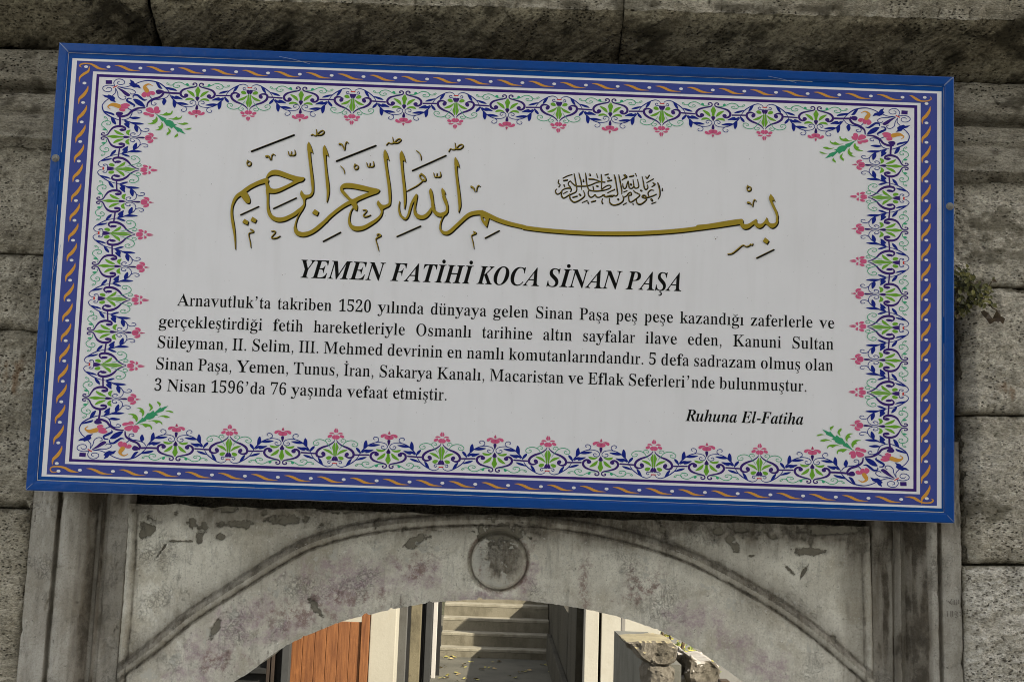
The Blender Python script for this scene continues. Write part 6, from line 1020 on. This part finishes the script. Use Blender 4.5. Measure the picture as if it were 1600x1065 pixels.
def side(n, first, last, mapper):
    """n+1 motifs A B A ... A between two design positions"""
    step = (last - first) / n
    for i in range(n + 1):
        a0 = first + step * i
        g = 'A' if i % 2 == 0 else 'B'
        for s in (1, -1):
            # A half is traced on its left (negative) side, B half on its right (positive) side
            put(g, lambda x, y, s=s: mapper(a0 + s * x * step / 100, y))
        if i < n:
            # link traced from B (0) to A (100)
            if g == 'B': put('L', lambda x, y: mapper(a0 + x * step / 100, y))
            else: put('L', lambda x, y: mapper(a0 + step - x * step / 100, y))
    # last links toward the corners (without the first vine and leaf, which the corner piece has)
    put('L', lambda x, y: mapper(first - step + x * step / 100, y), skip=(0, 1, 2, 3, 6))
    put('L', lambda x, y: mapper(last + step - x * step / 100, y), skip=(0, 1, 2, 3, 6))
NA, NB = 12, 8
for sy in (1, -1):
    side(NA, (386.4 - U0) / DSX, (2 * CU - 386.4 - U0) / DSX, lambda a, b, sy=sy: (U0 + a * DSX, V0 + b * DSY if sy > 0 else 2 * CV - V0 - b * DSY))
for sx in (1, -1):
    side(NB, (256.4 - V0) / DSY, (2 * CV - 256.4 - V0) / DSY, lambda a, b, sx=sx: (U0 + b * DSX if sx > 0 else 2 * CU - U0 - b * DSX, V0 + a * DSY))
for sx in (1, -1):
    for sy in (1, -1):
        fx = lambda u, sx=sx: u if sx > 0 else 2 * CU - u
        fy = lambda v, sy=sy: v if sy > 0 else 2 * CV - v
        put('C', lambda x, y: (fx(U0 + x * DSX), fy(V0 + y * DSY)))
        put('C', lambda x, y: (fx(U0 + y * DSX), fy(V0 + x * DSY)))
        cs_ = MB(); put('N', lambda x, y: (fx(U0 + x * DSX), fy(V0 + y * DSY)), cs_)
        sbuild('corner_spray', cs_, [PM[k] for k in KEYS])
sbuild('floral_border', fb, [PM[k] for k in KEYS])

# ---- lettering
AL = ''.join(chr(c) for c in range(35, 127) if chr(c) not in "\\'\"")


def dec(s):
    out = []
    for c in s.split(' '):
        v = [AL.index(c[i]) * 90 + AL.index(c[i + 1]) - 400 for i in range(0, len(c), 2)]; out.append(np.array(v, float).reshape(-1, 2) / 1000)
    return out


FR = {k: (a, dec(s)) for k, (a, s) in FONT_R.items()}; FBI = {k: (a, dec(s)) for k, (a, s) in FONT_BI.items()}


def typeset(mb, font, text, seg, em, k=None):
    a = np.array(seg[:2]); b = np.array(seg[2:]); L = np.linalg.norm(b - a); ex = (b - a) / L; ey = np.array([ex[1], -ex[0]])
    gl = sum(font[c][0] for c in text if c != ' '); ns = text.count(' ')
    if k is None: k = L / (gl + ns * 0.25); sp = 0.25
    else: sp = (L / k - gl) / max(1, ns)
    x = -min(c[:, 0].min() for c in font[text[0]][1])
    for i, c in enumerate(text):
        if c == ' ': x += sp; continue
        fill(mb, [a + (q[:, :1] + x) * k * ex + q[:, 1:] * em * ey for q in font[c][1]], 0.45 + 0.01 * (i % 3)); x += font[c][0]


mb = MB()
for t, s in TITLE: typeset(mb, FBI, t, s, 73.2)
sbuild('title_lettering', mb, PM['k'])
for t, s in BODY:
    mb = MB(); typeset(mb, FR, t, s, 47.4, 45.0); sbuild('text_line', mb, PM['k'])
mb = MB(); typeset(mb, FBI, DEDI[0], DEDI[1], 46.2); sbuild('dedication_lettering', mb, PM['k'])

# ---- calligraphy: gold strokes with a black printed shade to the lower right
ca = MB(); SH = (2.7, 3.1)
for i, (kind, m, cs) in enumerate(parse(CALLIGRAPHY)):
    z = 0.45 + 0.008 * i; zg = 1.6 + 0.008 * i
    if m == 'k':
        ribbon(ca, [(a - 0.7, b - 0.9, wd_ * 0.9) for a, b, wd_ in cs[0]], z, 1); ribbon(ca, [(a + 0.2, b + 0.3, wd_ * 1.12) for a, b, wd_ in cs[0]], zg, 0)
    elif kind == 'r':
        sc2 = 0.75 if m == 'm' else 1.0; q = 1.0 if m == 'g' else 0.62
        for f_ in (1.0, 0.5): ribbon(ca, cs[0], z + (0.003 if f_ < 1 else 0), 0, True, None, (SH[0] * f_ * q, SH[1] * f_ * q))
        ribbon(ca, [(a - (0.25 if m == 'm' else 0), b - (0.25 if m == 'm' else 0), wd_ * sc2) for a, b, wd_ in cs[0]], zg, 1)
    else:
        c2 = [closed(c, 3) if kind == 'p' else np.array(c) for c in cs]
        for f_ in (1.0, 0.5): fill(ca, c2, z + (0.003 if f_ < 1 else 0), 0, (SH[0] * f_, SH[1] * f_))
        fill(ca, c2, zg, 1)
sbuild('calligraphy', ca, [PM['k'], PM['G']])
iv = MB()
for i, ln in enumerate(INVOCATION.split('\n')):
    pts = [tuple(float(q) for q in p.split(',')) for p in ln.split()]
    ribbon(iv, [(a + 0.25, b + 0.3, wd_ * 1.5 + 0.4) for a, b, wd_ in pts], 0.45 + 0.006 * i, 0); ribbon(iv, [(a - 0.9, b - 0.8, wd_ * 0.34) for a, b, wd_ in pts], 1.0 + 0.006 * i, 1)
sbuild('invocation_lettering', iv, [PM['k'], PM['G']])
# specks of dirt on the sheet
sp = MB(); rs = random.Random(11)
for u, v, r in [(1814, 477, 1.6), (1818, 472, 1.0)] + [(rs.uniform(300, 2170), rs.uniform(210, 1010), rs.choice((0.5, 0.6, 0.8))) for i in range(60)]:
    fill(sp, [[(u + r * rs.uniform(0.7, 1.4) * math.cos(a), v + r * math.sin(a)) for a in np.arange(7) * 2 * math.pi / 7]], 0.9)
sbuild('fly_speck', sp, mat('speck', (0.16, 0.14, 0.11), 0.8))
# ------------------------------------------------------------------ plant in the joint beside the sign
pl = root('wall_plant', 'small leafy weed with olive and withered brown leaves in the wall joint beside the sign', 'plant', tuple(at(1493, 505, 3.17)))
rp = random.Random(5); st = MB(); A3 = lambda x, y, Y=3.14: tuple(at(1480 + x / 7.608, 400 + y / 7.607, Y))
stems = [[(110, 700, 3.19), (200, 620, 3.15), (260, 480, 3.13), (300, 380, 3.12)], [(110, 700, 3.19), (130, 560, 3.15), (120, 400, 3.12), (110, 200, 3.10)], [(110, 700, 3.19), (230, 560, 3.14), (400, 575, 3.11), (510, 575, 3.10)], [(200, 620, 3.15), (330, 540, 3.13), (450, 440, 3.12), (530, 300, 3.11)],
         [(110, 700, 3.19), (220, 580, 3.15), (360, 440, 3.12), (440, 330, 3.12)], [(510, 575, 3.10), (540, 620, 3.10), (590, 640, 3.10)], [(120, 400, 3.12), (180, 300, 3.11), (260, 250, 3.10)], [(360, 440, 3.12), (300, 330, 3.11), (200, 230, 3.10)], [(330, 540, 3.13), (420, 520, 3.11), (520, 430, 3.10)]]
for s in stems: st.tube([A3(*p) for p in s], [0.0022, 0.0018, 0.0014, 0.0010][:len(s)], 6)
st.build('stem', mat('plant stem', (0.09, 0.07, 0.03), 0.8), pl)


def leaf(mb, c, size, yaw, tilt, roll_, m=0, wid=0.62, lob=True):
    R = Matrix.Rotation(roll_, 4, 'Y') @ Matrix.Rotation(tilt, 4, 'X') @ Matrix.Rotation(yaw, 4, 'Z')
    out = [(0, 0), (0.22, 0.12), (0.34, 0.34), (0.26, 0.42), (0.30, 0.62), (0.14, 0.78), (0, 1.0)] if lob else [(0, 0), (0.2, 0.2), (0.27, 0.45), (0.18, 0.75), (0, 1)]
    V = []; n = len(out)
    for x, y in out: V.append((0, y, -0.10 * math.sin(y * 3)))
    for x, y in out: V.append((x * wid * 2 * 0.8, y, 0.16 * x - 0.12 * y * y))
    for x, y in out: V.append((-x * wid * 2 * 0.8, y, 0.16 * x - 0.12 * y * y))
    V = [Vector(c) + (R @ Vector(v)) * size for v in V]; F = []
    for i in range(n - 1): F += [[i, i + 1, n + i + 1, n + i], [i + 1, i, 2 * n + i, 2 * n + i + 1]]
    mb.add(V, F, m)


def leafmat(nm, a, b):
    m = mat(nm, a, 0.55, 0.3); t = NT(m); t.out(t.mix(t.ramp(t.noise(60, 4), 0.35, 0.65), a, b)); m.node_tree.nodes['Principled BSDF'].inputs['Transmission Weight'].default_value = 0.0; return m


gm = [leafmat('olive leaf', (0.13, 0.125, 0.035), (0.075, 0.08, 0.024)), leafmat('yellowing leaf', (0.19, 0.18, 0.045), (0.12, 0.11, 0.03)), leafmat('dark leaf', (0.045, 0.05, 0.018), (0.03, 0.03, 0.012)), leafmat('withered leaf', (0.085, 0.06, 0.03), (0.045, 0.03, 0.018))]
fo = MB()
for i in range(190):
    s = rp.choice(stems); p0, p1 = rp.choice(list(zip(s[:-1], s[1:]))); u = rp.random()
    x = p0[0] + (p1[0] - p0[0]) * u; y = p0[1] + (p1[1] - p0[1]) * u; Y = p0[2] + (p1[2] - p0[2]) * u
    x += rp.gauss(0, 34); y += rp.gauss(0, 34)
    if y > 590 and x > 240: continue
    leaf(fo, A3(x, y, Y - rp.uniform(0, 0.025)), rp.uniform(0.010, 0.019), rp.uniform(0, 6.3), rp.uniform(0.6, 1.9), rp.uniform(-0.7, 0.7), rp.choice((0, 0, 0, 1, 2, 2)))
for i in range(48):
    leaf(fo, A3(rp.uniform(55, 260), rp.uniform(130, 380), rp.uniform(3.08, 3.13)), rp.uniform(0.011, 0.02), rp.uniform(0, 6.3), rp.uniform(0.8, 1.8), rp.uniform(-0.6, 0.6), rp.choice((0, 0, 1, 2)))
for x, y in ((310, 400), (520, 410), (500, 450), (130, 545)): leaf(fo, A3(x, y, 3.09), 0.017, rp.uniform(0, 6.3), 1.3, 0.2, 1)
fo.build('foliage', gm, pl)
wl = MB()
lpts = [(400, 660), (440, 640), (490, 680), (540, 740), (590, 640), (625, 640), (635, 710), (690, 740), (665, 810), (630, 770), (610, 790), (570, 770), (510, 810), (460, 740), (420, 700)]
cs = [Vector((p[0], p[1], 0)) for p in lpts]; tri = tessellate_polygon([cs]); V = [A3(p[0], p[1], 3.112 + 0.006 * math.sin(p[0] * 0.05)) for p in lpts]; V2 = [(q[0], q[1] + 0.0012, q[2]) for q in V]; n = len(V)
wl.add(V + V2, [list(t) for t in tri] + [[q + n for q in t[::-1]] for t in tri] + [[i, (i + 1) % n, n + (i + 1) % n, n + i] for i in range(n)])
for x, y, s_ in ((530, 285, 0.017), (455, 430, 0.010), (370, 320, 0.009), (435, 305, 0.009), (90, 110, 0.011), (100, 660, 0.014), (140, 690, 0.016), (520, 590, 0.009)): leaf(wl, A3(x, y, 3.10), s_, rp.uniform(0, 6.3), 1.4, 0.1, 0)
wl.build('withered_leaf', gm[3], pl)

# ------------------------------------------------------------------ courtyard beyond the gate
def ground(px, py, z=0.0):
    d = ((px - PW / 2) / FPX) * _r - ((py - PH / 2) / FPX) * _u + _fw; t = (z - CAMP[2]) / d[2]; return CAMP + d * t


def plaster(nm, a, b, sc=3.0, bump=0.002, dark=None):
    m = mat(nm, a, 0.85, 0.2); t = NT(m); v = t.mapping((1, 1, 0.45)); c = t.mix(t.ramp(t.noise(sc, 8, 0.68, v), 0.4, 0.7), a, b)
    c = t.mix(t.ramp(t.noise(sc * 4, 6, 0.7), 0.55, 0.75, 0, 0.5), c, dark or tuple(q * 0.6 for q in b)); t.out(c, t.bump(t.noise(sc * 20, 5, 0.7), bump)); return m


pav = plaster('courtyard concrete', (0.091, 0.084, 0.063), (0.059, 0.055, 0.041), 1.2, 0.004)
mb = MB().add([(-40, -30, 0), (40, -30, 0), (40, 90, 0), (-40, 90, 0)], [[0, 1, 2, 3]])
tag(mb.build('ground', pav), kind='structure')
mb = MB().add([(-12, -6, 0.004), (12, -6, 0.004), (12, 3.1, 0.004), (-12, 3.1, 0.004)], [[0, 1, 2, 3]])
tag(mb.build('bounce_paving', plaster('pale bounce paving', (0.42, 0.40, 0.35), (0.33, 0.31, 0.27), 1.5, 0.004)), kind='structure')  # unseen pale ground added to bounce light up at the gateway
# stairs
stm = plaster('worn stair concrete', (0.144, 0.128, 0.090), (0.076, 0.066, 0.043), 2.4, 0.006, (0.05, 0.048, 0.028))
trd = plaster('pale tread edge', (0.21, 0.19, 0.14), (0.13, 0.115, 0.08), 3.5, 0.006, (0.07, 0.065, 0.04)); YS = 19.0; xs0 = float(at(688, 985, YS)[0]); xs1 = 0.78  # treads are paler than the risers
stairs = root('stone_stairs', 'worn grey concrete stairs seen through the arch, half in shadow', 'stairs', ((xs0 + xs1) / 2, YS, 0))
for i in range(9):
    h0 = 0 if i == 0 else 0.14 + 0.205 * (i - 1); h1 = 0.14 + 0.205 * i; y0 = YS + 0.34 * i
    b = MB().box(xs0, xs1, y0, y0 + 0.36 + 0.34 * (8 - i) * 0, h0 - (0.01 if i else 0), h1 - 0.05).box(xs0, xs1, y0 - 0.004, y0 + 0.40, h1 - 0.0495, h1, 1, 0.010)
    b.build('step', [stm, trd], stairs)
MB().box(xs0, xs1, YS + 0.1, YS + 6, -0.2, -0.02).build('footing', stm, stairs)
sw = plaster('shade dark stair wall', (0.051, 0.045, 0.031), (0.024, 0.021, 0.014), 2.0, 0.01)  # colour darkened to carry the shade on the wall's left face
wt = root('stair_wall', 'shade-darkened wall running back on the right of the stairs', 'wall', (0.9, 16, 0))
wx = 0.79; yn = float(0.112 * 0 + 12.6)
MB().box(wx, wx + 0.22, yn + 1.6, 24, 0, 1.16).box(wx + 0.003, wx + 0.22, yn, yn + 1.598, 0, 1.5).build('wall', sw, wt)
MB().box(wx - 0.07, wx - 0.002, yn + 0.4, 18.9, 0, 0.42, 0, 0.01).build('plinth', sw, wt)
back = root('courtyard_wall', 'dark ivy-stained wall closing the courtyard behind the stairs', 'wall', (0, 26, 0))
MB().box(-14, 14, 26, 26.4, 0, 6).build('wall', plaster('dark back wall', (0.07, 0.07, 0.045), (0.035, 0.035, 0.02), 1.0, 0.02), back)
# left: dark shed front, plank gate, cream pillar, posts
cream = plaster('cream limewash', (0.288, 0.266, 0.209), (0.252, 0.230, 0.176), 1.6, 0.002, (0.27, 0.24, 0.175))
white = plaster('white limewash', (0.310, 0.292, 0.241), (0.266, 0.248, 0.198), 1.4, 0.003, (0.26, 0.235, 0.18))
grey = plaster('grey painted steel', (0.034, 0.034, 0.032), (0.022, 0.022, 0.02), 4, 0.001)
blackm = plaster('black painted wood', (0.012, 0.012, 0.011), (0.02, 0.018, 0.015), 4, 0.002)
YG = 11.0
X = lambda px, py=1010, Y=YG: float(at(px, py, Y)[0])
Zp = lambda px, py, Y=YG: float(at(px, py, Y)[2])
wood = mat('orange brown boards', (0.40, 0.16, 0.055), 0.6, 0.3); t = NT(wood)
v = t.mapping((14, 14, 0.9)); c = t.mix(t.ramp(t.noise(3.0, 8, 0.7, v, 0.6), 0.35, 0.7), (0.176, 0.068, 0.021), (0.092, 0.032, 0.010)); c = t.mix(t.ramp(t.noise(5, 5), 0.55, 0.75, 0, 0.4), c, (0.30, 0.12, 0.04)); t.out(c, t.bump(t.noise(6, 6, 0.7, v), 0.002))
pg_ = root('plank_gate', 'orange brown wooden plank gate beside the cream pillar', 'gate', (X(515), YG, 0))
px = [454, 472.5, 491, 509, 527, 545, 563]; zt = Zp(550, 971)
for a, b in zip(px[:-1], px[1:]): MB().box(X(a) + 0.0015, X(b) - 0.0015, YG + rp.uniform(0, 0.006), YG + 0.035, 0.05, zt, 0, 0.004).build('plank', wood, pg_)
MB().box(X(563) + 0.002, X(576.5) - 0.002, YG - 0.02, YG + 0.06, 0.0, zt + 0.16, 0, 0.004).build('gate_post', wood, pg_)
MB().box(X(455), X(562), YG + 0.0362, YG + 0.05, 0.1, zt - 0.005).box(X(454), X(563), YG + 0.0505, YG + 0.07, 0.3, 0.42).box(X(454), X(563), YG + 0.0505, YG + 0.07, zt - 0.3, zt - 0.18).build('brace', wood, pg_)
cp = root('cream_pillar', 'cream limewashed pillar right of the plank gate', 'pillar', (X(597), YG, 0))
MB().box(X(577), X(617.5), YG, YG + 0.36, 0, 2.1, 0, 0.008).build('shaft', cream, cp); MB().box(X(575), X(619), YG - 0.02, YG + 0.38, 2.102, 2.2, 0, 0.01).build('cap', cream, cp)
cw2 = root('cream_house_wall', 'sunlit cream wall showing above the plank gate', 'wall', (-2.2, 14, 0))
MB().box(X(470, 1000, 14), X(590, 1000, 14), 14, 14.2, 0, 3).build('wall', cream, cw2)
# dark shed front at the left
sf = root('dark_shed', 'black wooden shed front with grey corner post left of the plank gate', 'shed', (X(400), YG - 0.5, 0))
Ys = YG - 0.3
MB().box(X(270, 1010, Ys), X(441, 1010, Ys), Ys + 0.10, Ys + 1.2, 0, 2.4).build('wall', blackm, sf)
MB().box(X(441.5, 1010, Ys), X(453, 1010, Ys), Ys, Ys + 0.1, 0, 2.4, 0, 0.004).build('corner_post', grey, sf)
fmx = MB()
for a in (300, 345, 417, 424): fmx.box(X(a, 1010, Ys), X(a + 5, 1010, Ys), Ys + 0.04, Ys + 0.098, 0, 2.35, 0, 0.003)
fmx.build('window_frame', plaster('dark brown frame', (0.035, 0.025, 0.018), (0.02, 0.014, 0.01), 5, 0.001), sf)
MB().box(X(300, 1010, Ys), X(417, 1010, Ys), Ys + 0.03, Ys + 0.097, Zp(395, 1052, Ys), Zp(395, 1044, Ys), 0, 0.003).build('rail', blackm, sf)
# upright posts between the pillar and the stairs
def post(name, label, x0, x1, Y, z1, m, d=0.08, z0=0.0):
    return tag(MB().box(X(x0, 1010, Y), X(x1, 1010, Y), Y, Y + d, z0, z1, 0, 0.006).build(name, m), label, 'post')
post('pillar_shade_strip', 'dark strip for the shaded right side of the cream pillar', 619.5, 634, 11.3, 2.3, plaster('grey concrete', (0.07, 0.068, 0.06), (0.045, 0.042, 0.036), 3))  # shade put into the colour: a strip for the pillar's unlit side
post('timber_post', 'tall weathered yellow grey timber post left of the white post', 640, 656, 13.5, 2.4, plaster('weathered timber', (0.135, 0.115, 0.07), (0.06, 0.05, 0.03), 5, 0.004), 0.12)
post('iron_post', 'dark grey iron post touching the white post', 663.5, 673.5, 15.2, 2.4, grey, 0.08)
post('white_post', 'slim white painted post at the left of the stairs', 675, 681.5, 16.6, 2.4, plaster('white paint', (0.360, 0.338, 0.300), (0.323, 0.300, 0.262), 5, 0.001), 0.06)
dk = root('shadow_fence', 'black boards added for the dark shadow left of the stairs behind the white post', 'fence', (-1.6, 16.9, 0))  # black boards painted in for a gap that is only shadow
b = MB(); x = X(600, 1000, 16.9)
while x < X(690, 1000, 16.9) - 0.09: b.box(x, x + 0.085, 16.9, 16.95, 0, 2.6 + rp.uniform(-0.1, 0.1), 0, 0.004); x += 0.09
b.build('boards', blackm, dk)
b = MB(); x = X(630, 1000, 15.3)
while x < X(671, 1000, 15.3) - 0.05: b.box(x, x + 0.085, 15.3, 15.34, 0, 2.5 + rp.uniform(-0.1, 0.1), 0, 0.004); x += 0.088
dg = root('shadow_boards', 'black boards added for the dark shadow behind the weathered timber post', 'gate', (X(650, 1000, 15.3), 15.3, 0)); b.build('boards', blackm, dg)  # second black sheet, fills the shadow between the posts
# right: white wall with a door gap and a grey pipe, low wall, rubble
YR = 12.3
ww = root('white_wall', 'sunlit white limewashed wall behind the low wall on the right', 'wall', (X(980, 1010, YR), YR, 0))
MB().box(X(913.5, 1010, YR), X(935, 1010, YR), YR, YR + 0.25, 0, 2.3, 0, 0.006).build('wall_pier', white, ww)
MB().box(X(939.5, 1010, YR), X(1032, 1010, YR), YR + 0.02, YR + 0.25, 0, 2.3, 0, 0.006).build('wall', white, ww)
MB().box(X(934, 1010, YR), X(940, 1010, YR), YR + 0.12, YR + 0.2, 0, 2.25).build('door_gap', blackm, ww)
post('grey_pipe', 'grey upright steel pipe in front of the white wall', 970, 976.5, 11.9, 2.4, plaster('galvanised grey', (0.17, 0.16, 0.14), (0.13, 0.12, 0.10), 5, 0.001), 0.05)


def rock(name, label, pts, Y, depth, seed, m, flat=None, group=None):
    """a broken block: photo outline of its front, real depth, rough faces"""
    bm = bmesh.new(); fv = [bm.verts.new(at(x, y, Y)) for x, y in pts]; f = bm.faces.new(fv)
    r = bmesh.ops.extrude_face_region(bm, geom=[f]); ev = [q for q in r['geom'] if isinstance(q, bmesh.types.BMVert)]
    for q in ev: q.co.y += depth; q.co.z -= 0.02 * depth
    bmesh.ops.recalc_face_normals(bm, faces=bm.faces[:]); bmesh.ops.bevel(bm, geom=bm.edges[:], offset=0.012, segments=1, affect='EDGES')
    bmesh.ops.triangulate(bm, faces=bm.faces[:])
    for _ in range(4): bmesh.ops.subdivide_edges(bm, edges=[e for e in bm.edges if e.calc_length() > 0.03], cuts=1, use_grid_fill=True)
    bm.normal_update(); co = np.array([q.co[:] for q in bm.verts]); nz = fbm(co[:, 0] * 9 + seed + co[:, 1] * 5, co[:, 2] * 9 + co[:, 1] * 4, 4, 0.6)
    for q, d in zip(bm.verts, nz): q.co += q.normal * float(d) * (0.035 if q.normal.z < 0.75 or flat is None else flat)
    bmesh.ops.triangulate(bm, faces=bm.faces[:])
    bm.normal_update(); bm.verts.index_update(); V = [tuple(q.co) for q in bm.verts]; F = [[q.index for q in f.verts] for f in bm.faces]; mi_ = [1 if (f.normal.z > 0.6 and isinstance(m, list)) else 0 for f in bm.faces]; bm.free()
    return tag(mk(name, V, F, m, None, False, mi=mi_), label, 'stone', group)


rk = plaster('broken stone', (0.182, 0.160, 0.124), (0.105, 0.091, 0.066), 9, 0.02, (0.10, 0.085, 0.06))
tp = plaster('sandy stone', (0.238, 0.203, 0.119), (0.168, 0.140, 0.084), 6, 0.006)
pk = plaster('pale stone', (0.40, 0.37, 0.32), (0.30, 0.27, 0.23), 8, 0.012)
YL = 8.4
lw = root('low_wall', 'low grey cement wall running back beside the rubble', 'wall', (X(996, 1040, YL), YL, 0))
lm = plaster('grey cement render', (0.120, 0.117, 0.098), (0.080, 0.077, 0.062), 5, 0.006, (0.08, 0.08, 0.05))
bm_x0, bm_x1 = X(977, 1040, YL + 1.2), X(1016, 1040, YL)
zt = Zp(1000, 1036, YL)
V = [(bm_x0, YL + 2.2, 0), (bm_x1, YL, 0), (bm_x1 + 0.22, YL, 0), (bm_x0 + 0.3, YL + 2.2, 0)]; V = V + [(a, b_, zt) for a, b_, c_ in V]
MB().add(V, [[0, 1, 5, 4], [1, 2, 6, 5], [2, 3, 7, 6], [3, 0, 4, 7], [4, 5, 6, 7]]).build('wall', lm, lw)
rock('coping_stone', 'broken sandy coping slab lying on the low grey wall', [(977, 1003), (996, 1019), (1014, 1037), (1038, 1040), (1056, 1034), (1058, 1012), (1054, 1003), (1030, 1001), (1000, 1001)], YL - 0.12, 0.62, 3.0, [rk, tp], 0.006)
rock('rubble_stone', 'lumpy broken stone under the coping slab', [(1014, 1038), (1048, 1040), (1058, 1050), (1052, 1070), (1056, 1100), (1012, 1100), (1010, 1062)], YL - 0.10, 0.4, 9.0, rk)
rock('rubble_stone', 'squared brown stone with a pale top right of the coping slab', [(1057, 1019), (1078, 1024), (1084, 1055), (1070, 1062), (1056, 1050)], YL + 0.45, 0.6, 14.0, [rk, pk], 0.008)
rock('rubble_stone', 'large squared stone with a pointed near corner at the right end of the rubble', [(1078, 1022), (1092, 1034), (1112, 1030), (1126, 1044), (1124, 1085), (1086, 1085), (1076, 1058)], YL + 0.15, 0.7, 21.0, [rk, pk], 0.008)
rock('rubble_stone', 'pale flat stone lying lowest in the rubble pile', [(1040, 1056), (1086, 1058), (1090, 1100), (1036, 1100)], YL + 0.3, 0.5, 31.0, pk, 0.01)
post('brown_post', 'dark brown timber post under the right end of the arch', 1126, 1141, 7.6, 1.35, plaster('dark brown timber', (0.05, 0.035, 0.022), (0.03, 0.02, 0.012), 6, 0.002), 0.1)
post('brown_post', 'second dark brown timber post, nearer the right jamb', 1150, 1168, 7.4, 1.3, plaster('brown timber', (0.06, 0.04, 0.025), (0.03, 0.02, 0.012), 6, 0.002), 0.1)
# shrub behind the rubble
sh = root('green_shrub', 'yellow green shrub behind the rubble on the right', 'shrub', (X(1050, 1000, 15), 15, 0))
b = MB()
for k in range(7):
    a = rp.uniform(0, 6.3); b.tube([(sh.location.x, 15, 0), (sh.location.x + 0.15 * math.cos(a), 15 + 0.15 * math.sin(a), 0.7), (sh.location.x + 0.4 * math.cos(a), 15 + 0.4 * math.sin(a), 1.5)], [0.02, 0.014, 0.006], 6)
b.build('stem', mat('shrub stem', (0.10, 0.07, 0.04), 0.9), sh); b = MB()
for k in range(900):
    a = rp.uniform(0, 6.3); rr_ = 0.6 * math.sqrt(rp.random()); z = rp.uniform(0.25, 1.75)
    leaf(b, (sh.location.x + rr_ * math.cos(a), 15 + rr_ * math.sin(a), z), rp.uniform(0.05, 0.10), rp.uniform(0, 6.3), rp.uniform(0.3, 1.6), rp.uniform(-0.8, 0.8), rp.choice((0, 0, 1)), 0.55, False)
b.build('crown', [leafmat('shrub leaf', (0.16, 0.19, 0.035), (0.10, 0.13, 0.025)), leafmat('yellow shrub leaf', (0.34, 0.31, 0.06), (0.24, 0.22, 0.04))], sh)
gb = root('grey_shed_wall', 'dark grey wall behind the rubble at the far right', 'wall', (3.2, 17, 0))
MB().box(X(1036, 1010, 17), X(1300, 1010, 17), 17, 17.3, 0, 3.2).build('wall', plaster('dark grey render', (0.16, 0.155, 0.14), (0.11, 0.105, 0.095), 2), gb)
# fallen leaves
lfm = [leafmat('fallen yellow leaf', (0.270, 0.240, 0.064), (0.195, 0.165, 0.041)), leafmat('fallen dry leaf', (0.30, 0.22, 0.09), (0.2, 0.14, 0.06))]
pro = []
for k in range(4):
    b = MB(); leaf(b, (0, -0.04, 0.02), 0.05 + 0.010 * k, 0, 0.12 * (k - 1.5), 0.2 * (k - 1), 0, 0.8, k % 2 == 0)
    me_o = b.build('fallen_leaf', lfm[0] if k != 3 else lfm[1]); pro.append(me_o)
lp = [(700, 1026), (704, 1018), (699, 1029), (745, 1020), (752, 1016), (748, 1026), (757, 1022), (692, 1042), (700, 1057), (715, 1053), (722, 1063), (732, 1036), (681, 1053), (694, 1059), (706, 1028), (728, 1042), (818, 1025), (836, 1028), (815, 1050), (824, 1049), (852, 1040), (868, 1033), (862, 1050), (858, 1017), (785, 1023), (776, 1034), (768, 1044), (752, 1045), (802, 1058), (873, 1049), (740, 1062), (683, 1019), (712, 1024)]
for i, (x, y) in enumerate(lp):
    for k in range(3):
        g = ground(x + rp.uniform(-7, 7), y + rp.uniform(-2, 2)); s = pro[(i + k) % 4]
        o = s if (i * 3 + k) < 4 and (i + k) % 4 == (i * 3 + k) else s.copy()
        if o is not s: C.objects.link(o)
        if o is s and s.get('group'): o = s.copy(); C.objects.link(o)
        o.location = (g[0], g[1], 0.012); o.rotation_euler = (rp.uniform(-0.2, 0.2), rp.uniform(-0.2, 0.2), rp.uniform(0, 6.3))
        tag(o, 'yellow fallen leaf lying on the courtyard paving below the stairs', 'leaf', 'fallen leaves on the courtyard floor')
for s in pro:
    if not s.get('group'): bpy.data.objects.remove(s)
# unseen house added behind the camera, sized to keep the sun off the gateway
hs = root('shade_house', 'unseen tall house added behind the camera to shade the gateway', 'house', (8, -8, 0))
hm = plaster('house plaster', (0.46, 0.44, 0.39), (0.38, 0.36, 0.31), 0.5, 0.004)
HZ = 4.7 + 8.9 * math.tan(SUN_EL) / math.cos(SUN_AZ)
MB().box(-4, 22, -10, -6, 0, HZ).build('wall', hm, hs)
MB().box(-4.3, 22.3, -10.3, -5.8, HZ + 0.002, HZ + 0.25).build('cornice', hm, hs)
gl = mat('window glass', (0.03, 0.035, 0.04), 0.1, 0.5)
for fl in range(3):
    for k in range(8):
        x = -2.5 + 3.1 * k; z = 1.2 + 3.4 * fl
        wf = MB().box(x - 0.6, x - 0.5, -6.002, -5.93, z, z + 1.7).box(x + 0.5, x + 0.6, -6.002, -5.93, z, z + 1.7).box(x - 0.5, x + 0.5, -6.002, -5.93, z + 1.6, z + 1.7).box(x - 0.7, x + 0.7, -6.002, -5.85, z - 0.1, z - 0.001).build('window', cream, hs)
        MB().box(x - 0.499, x + 0.499, -5.995, -5.97, z, z + 1.599).build('pane', gl, wf)
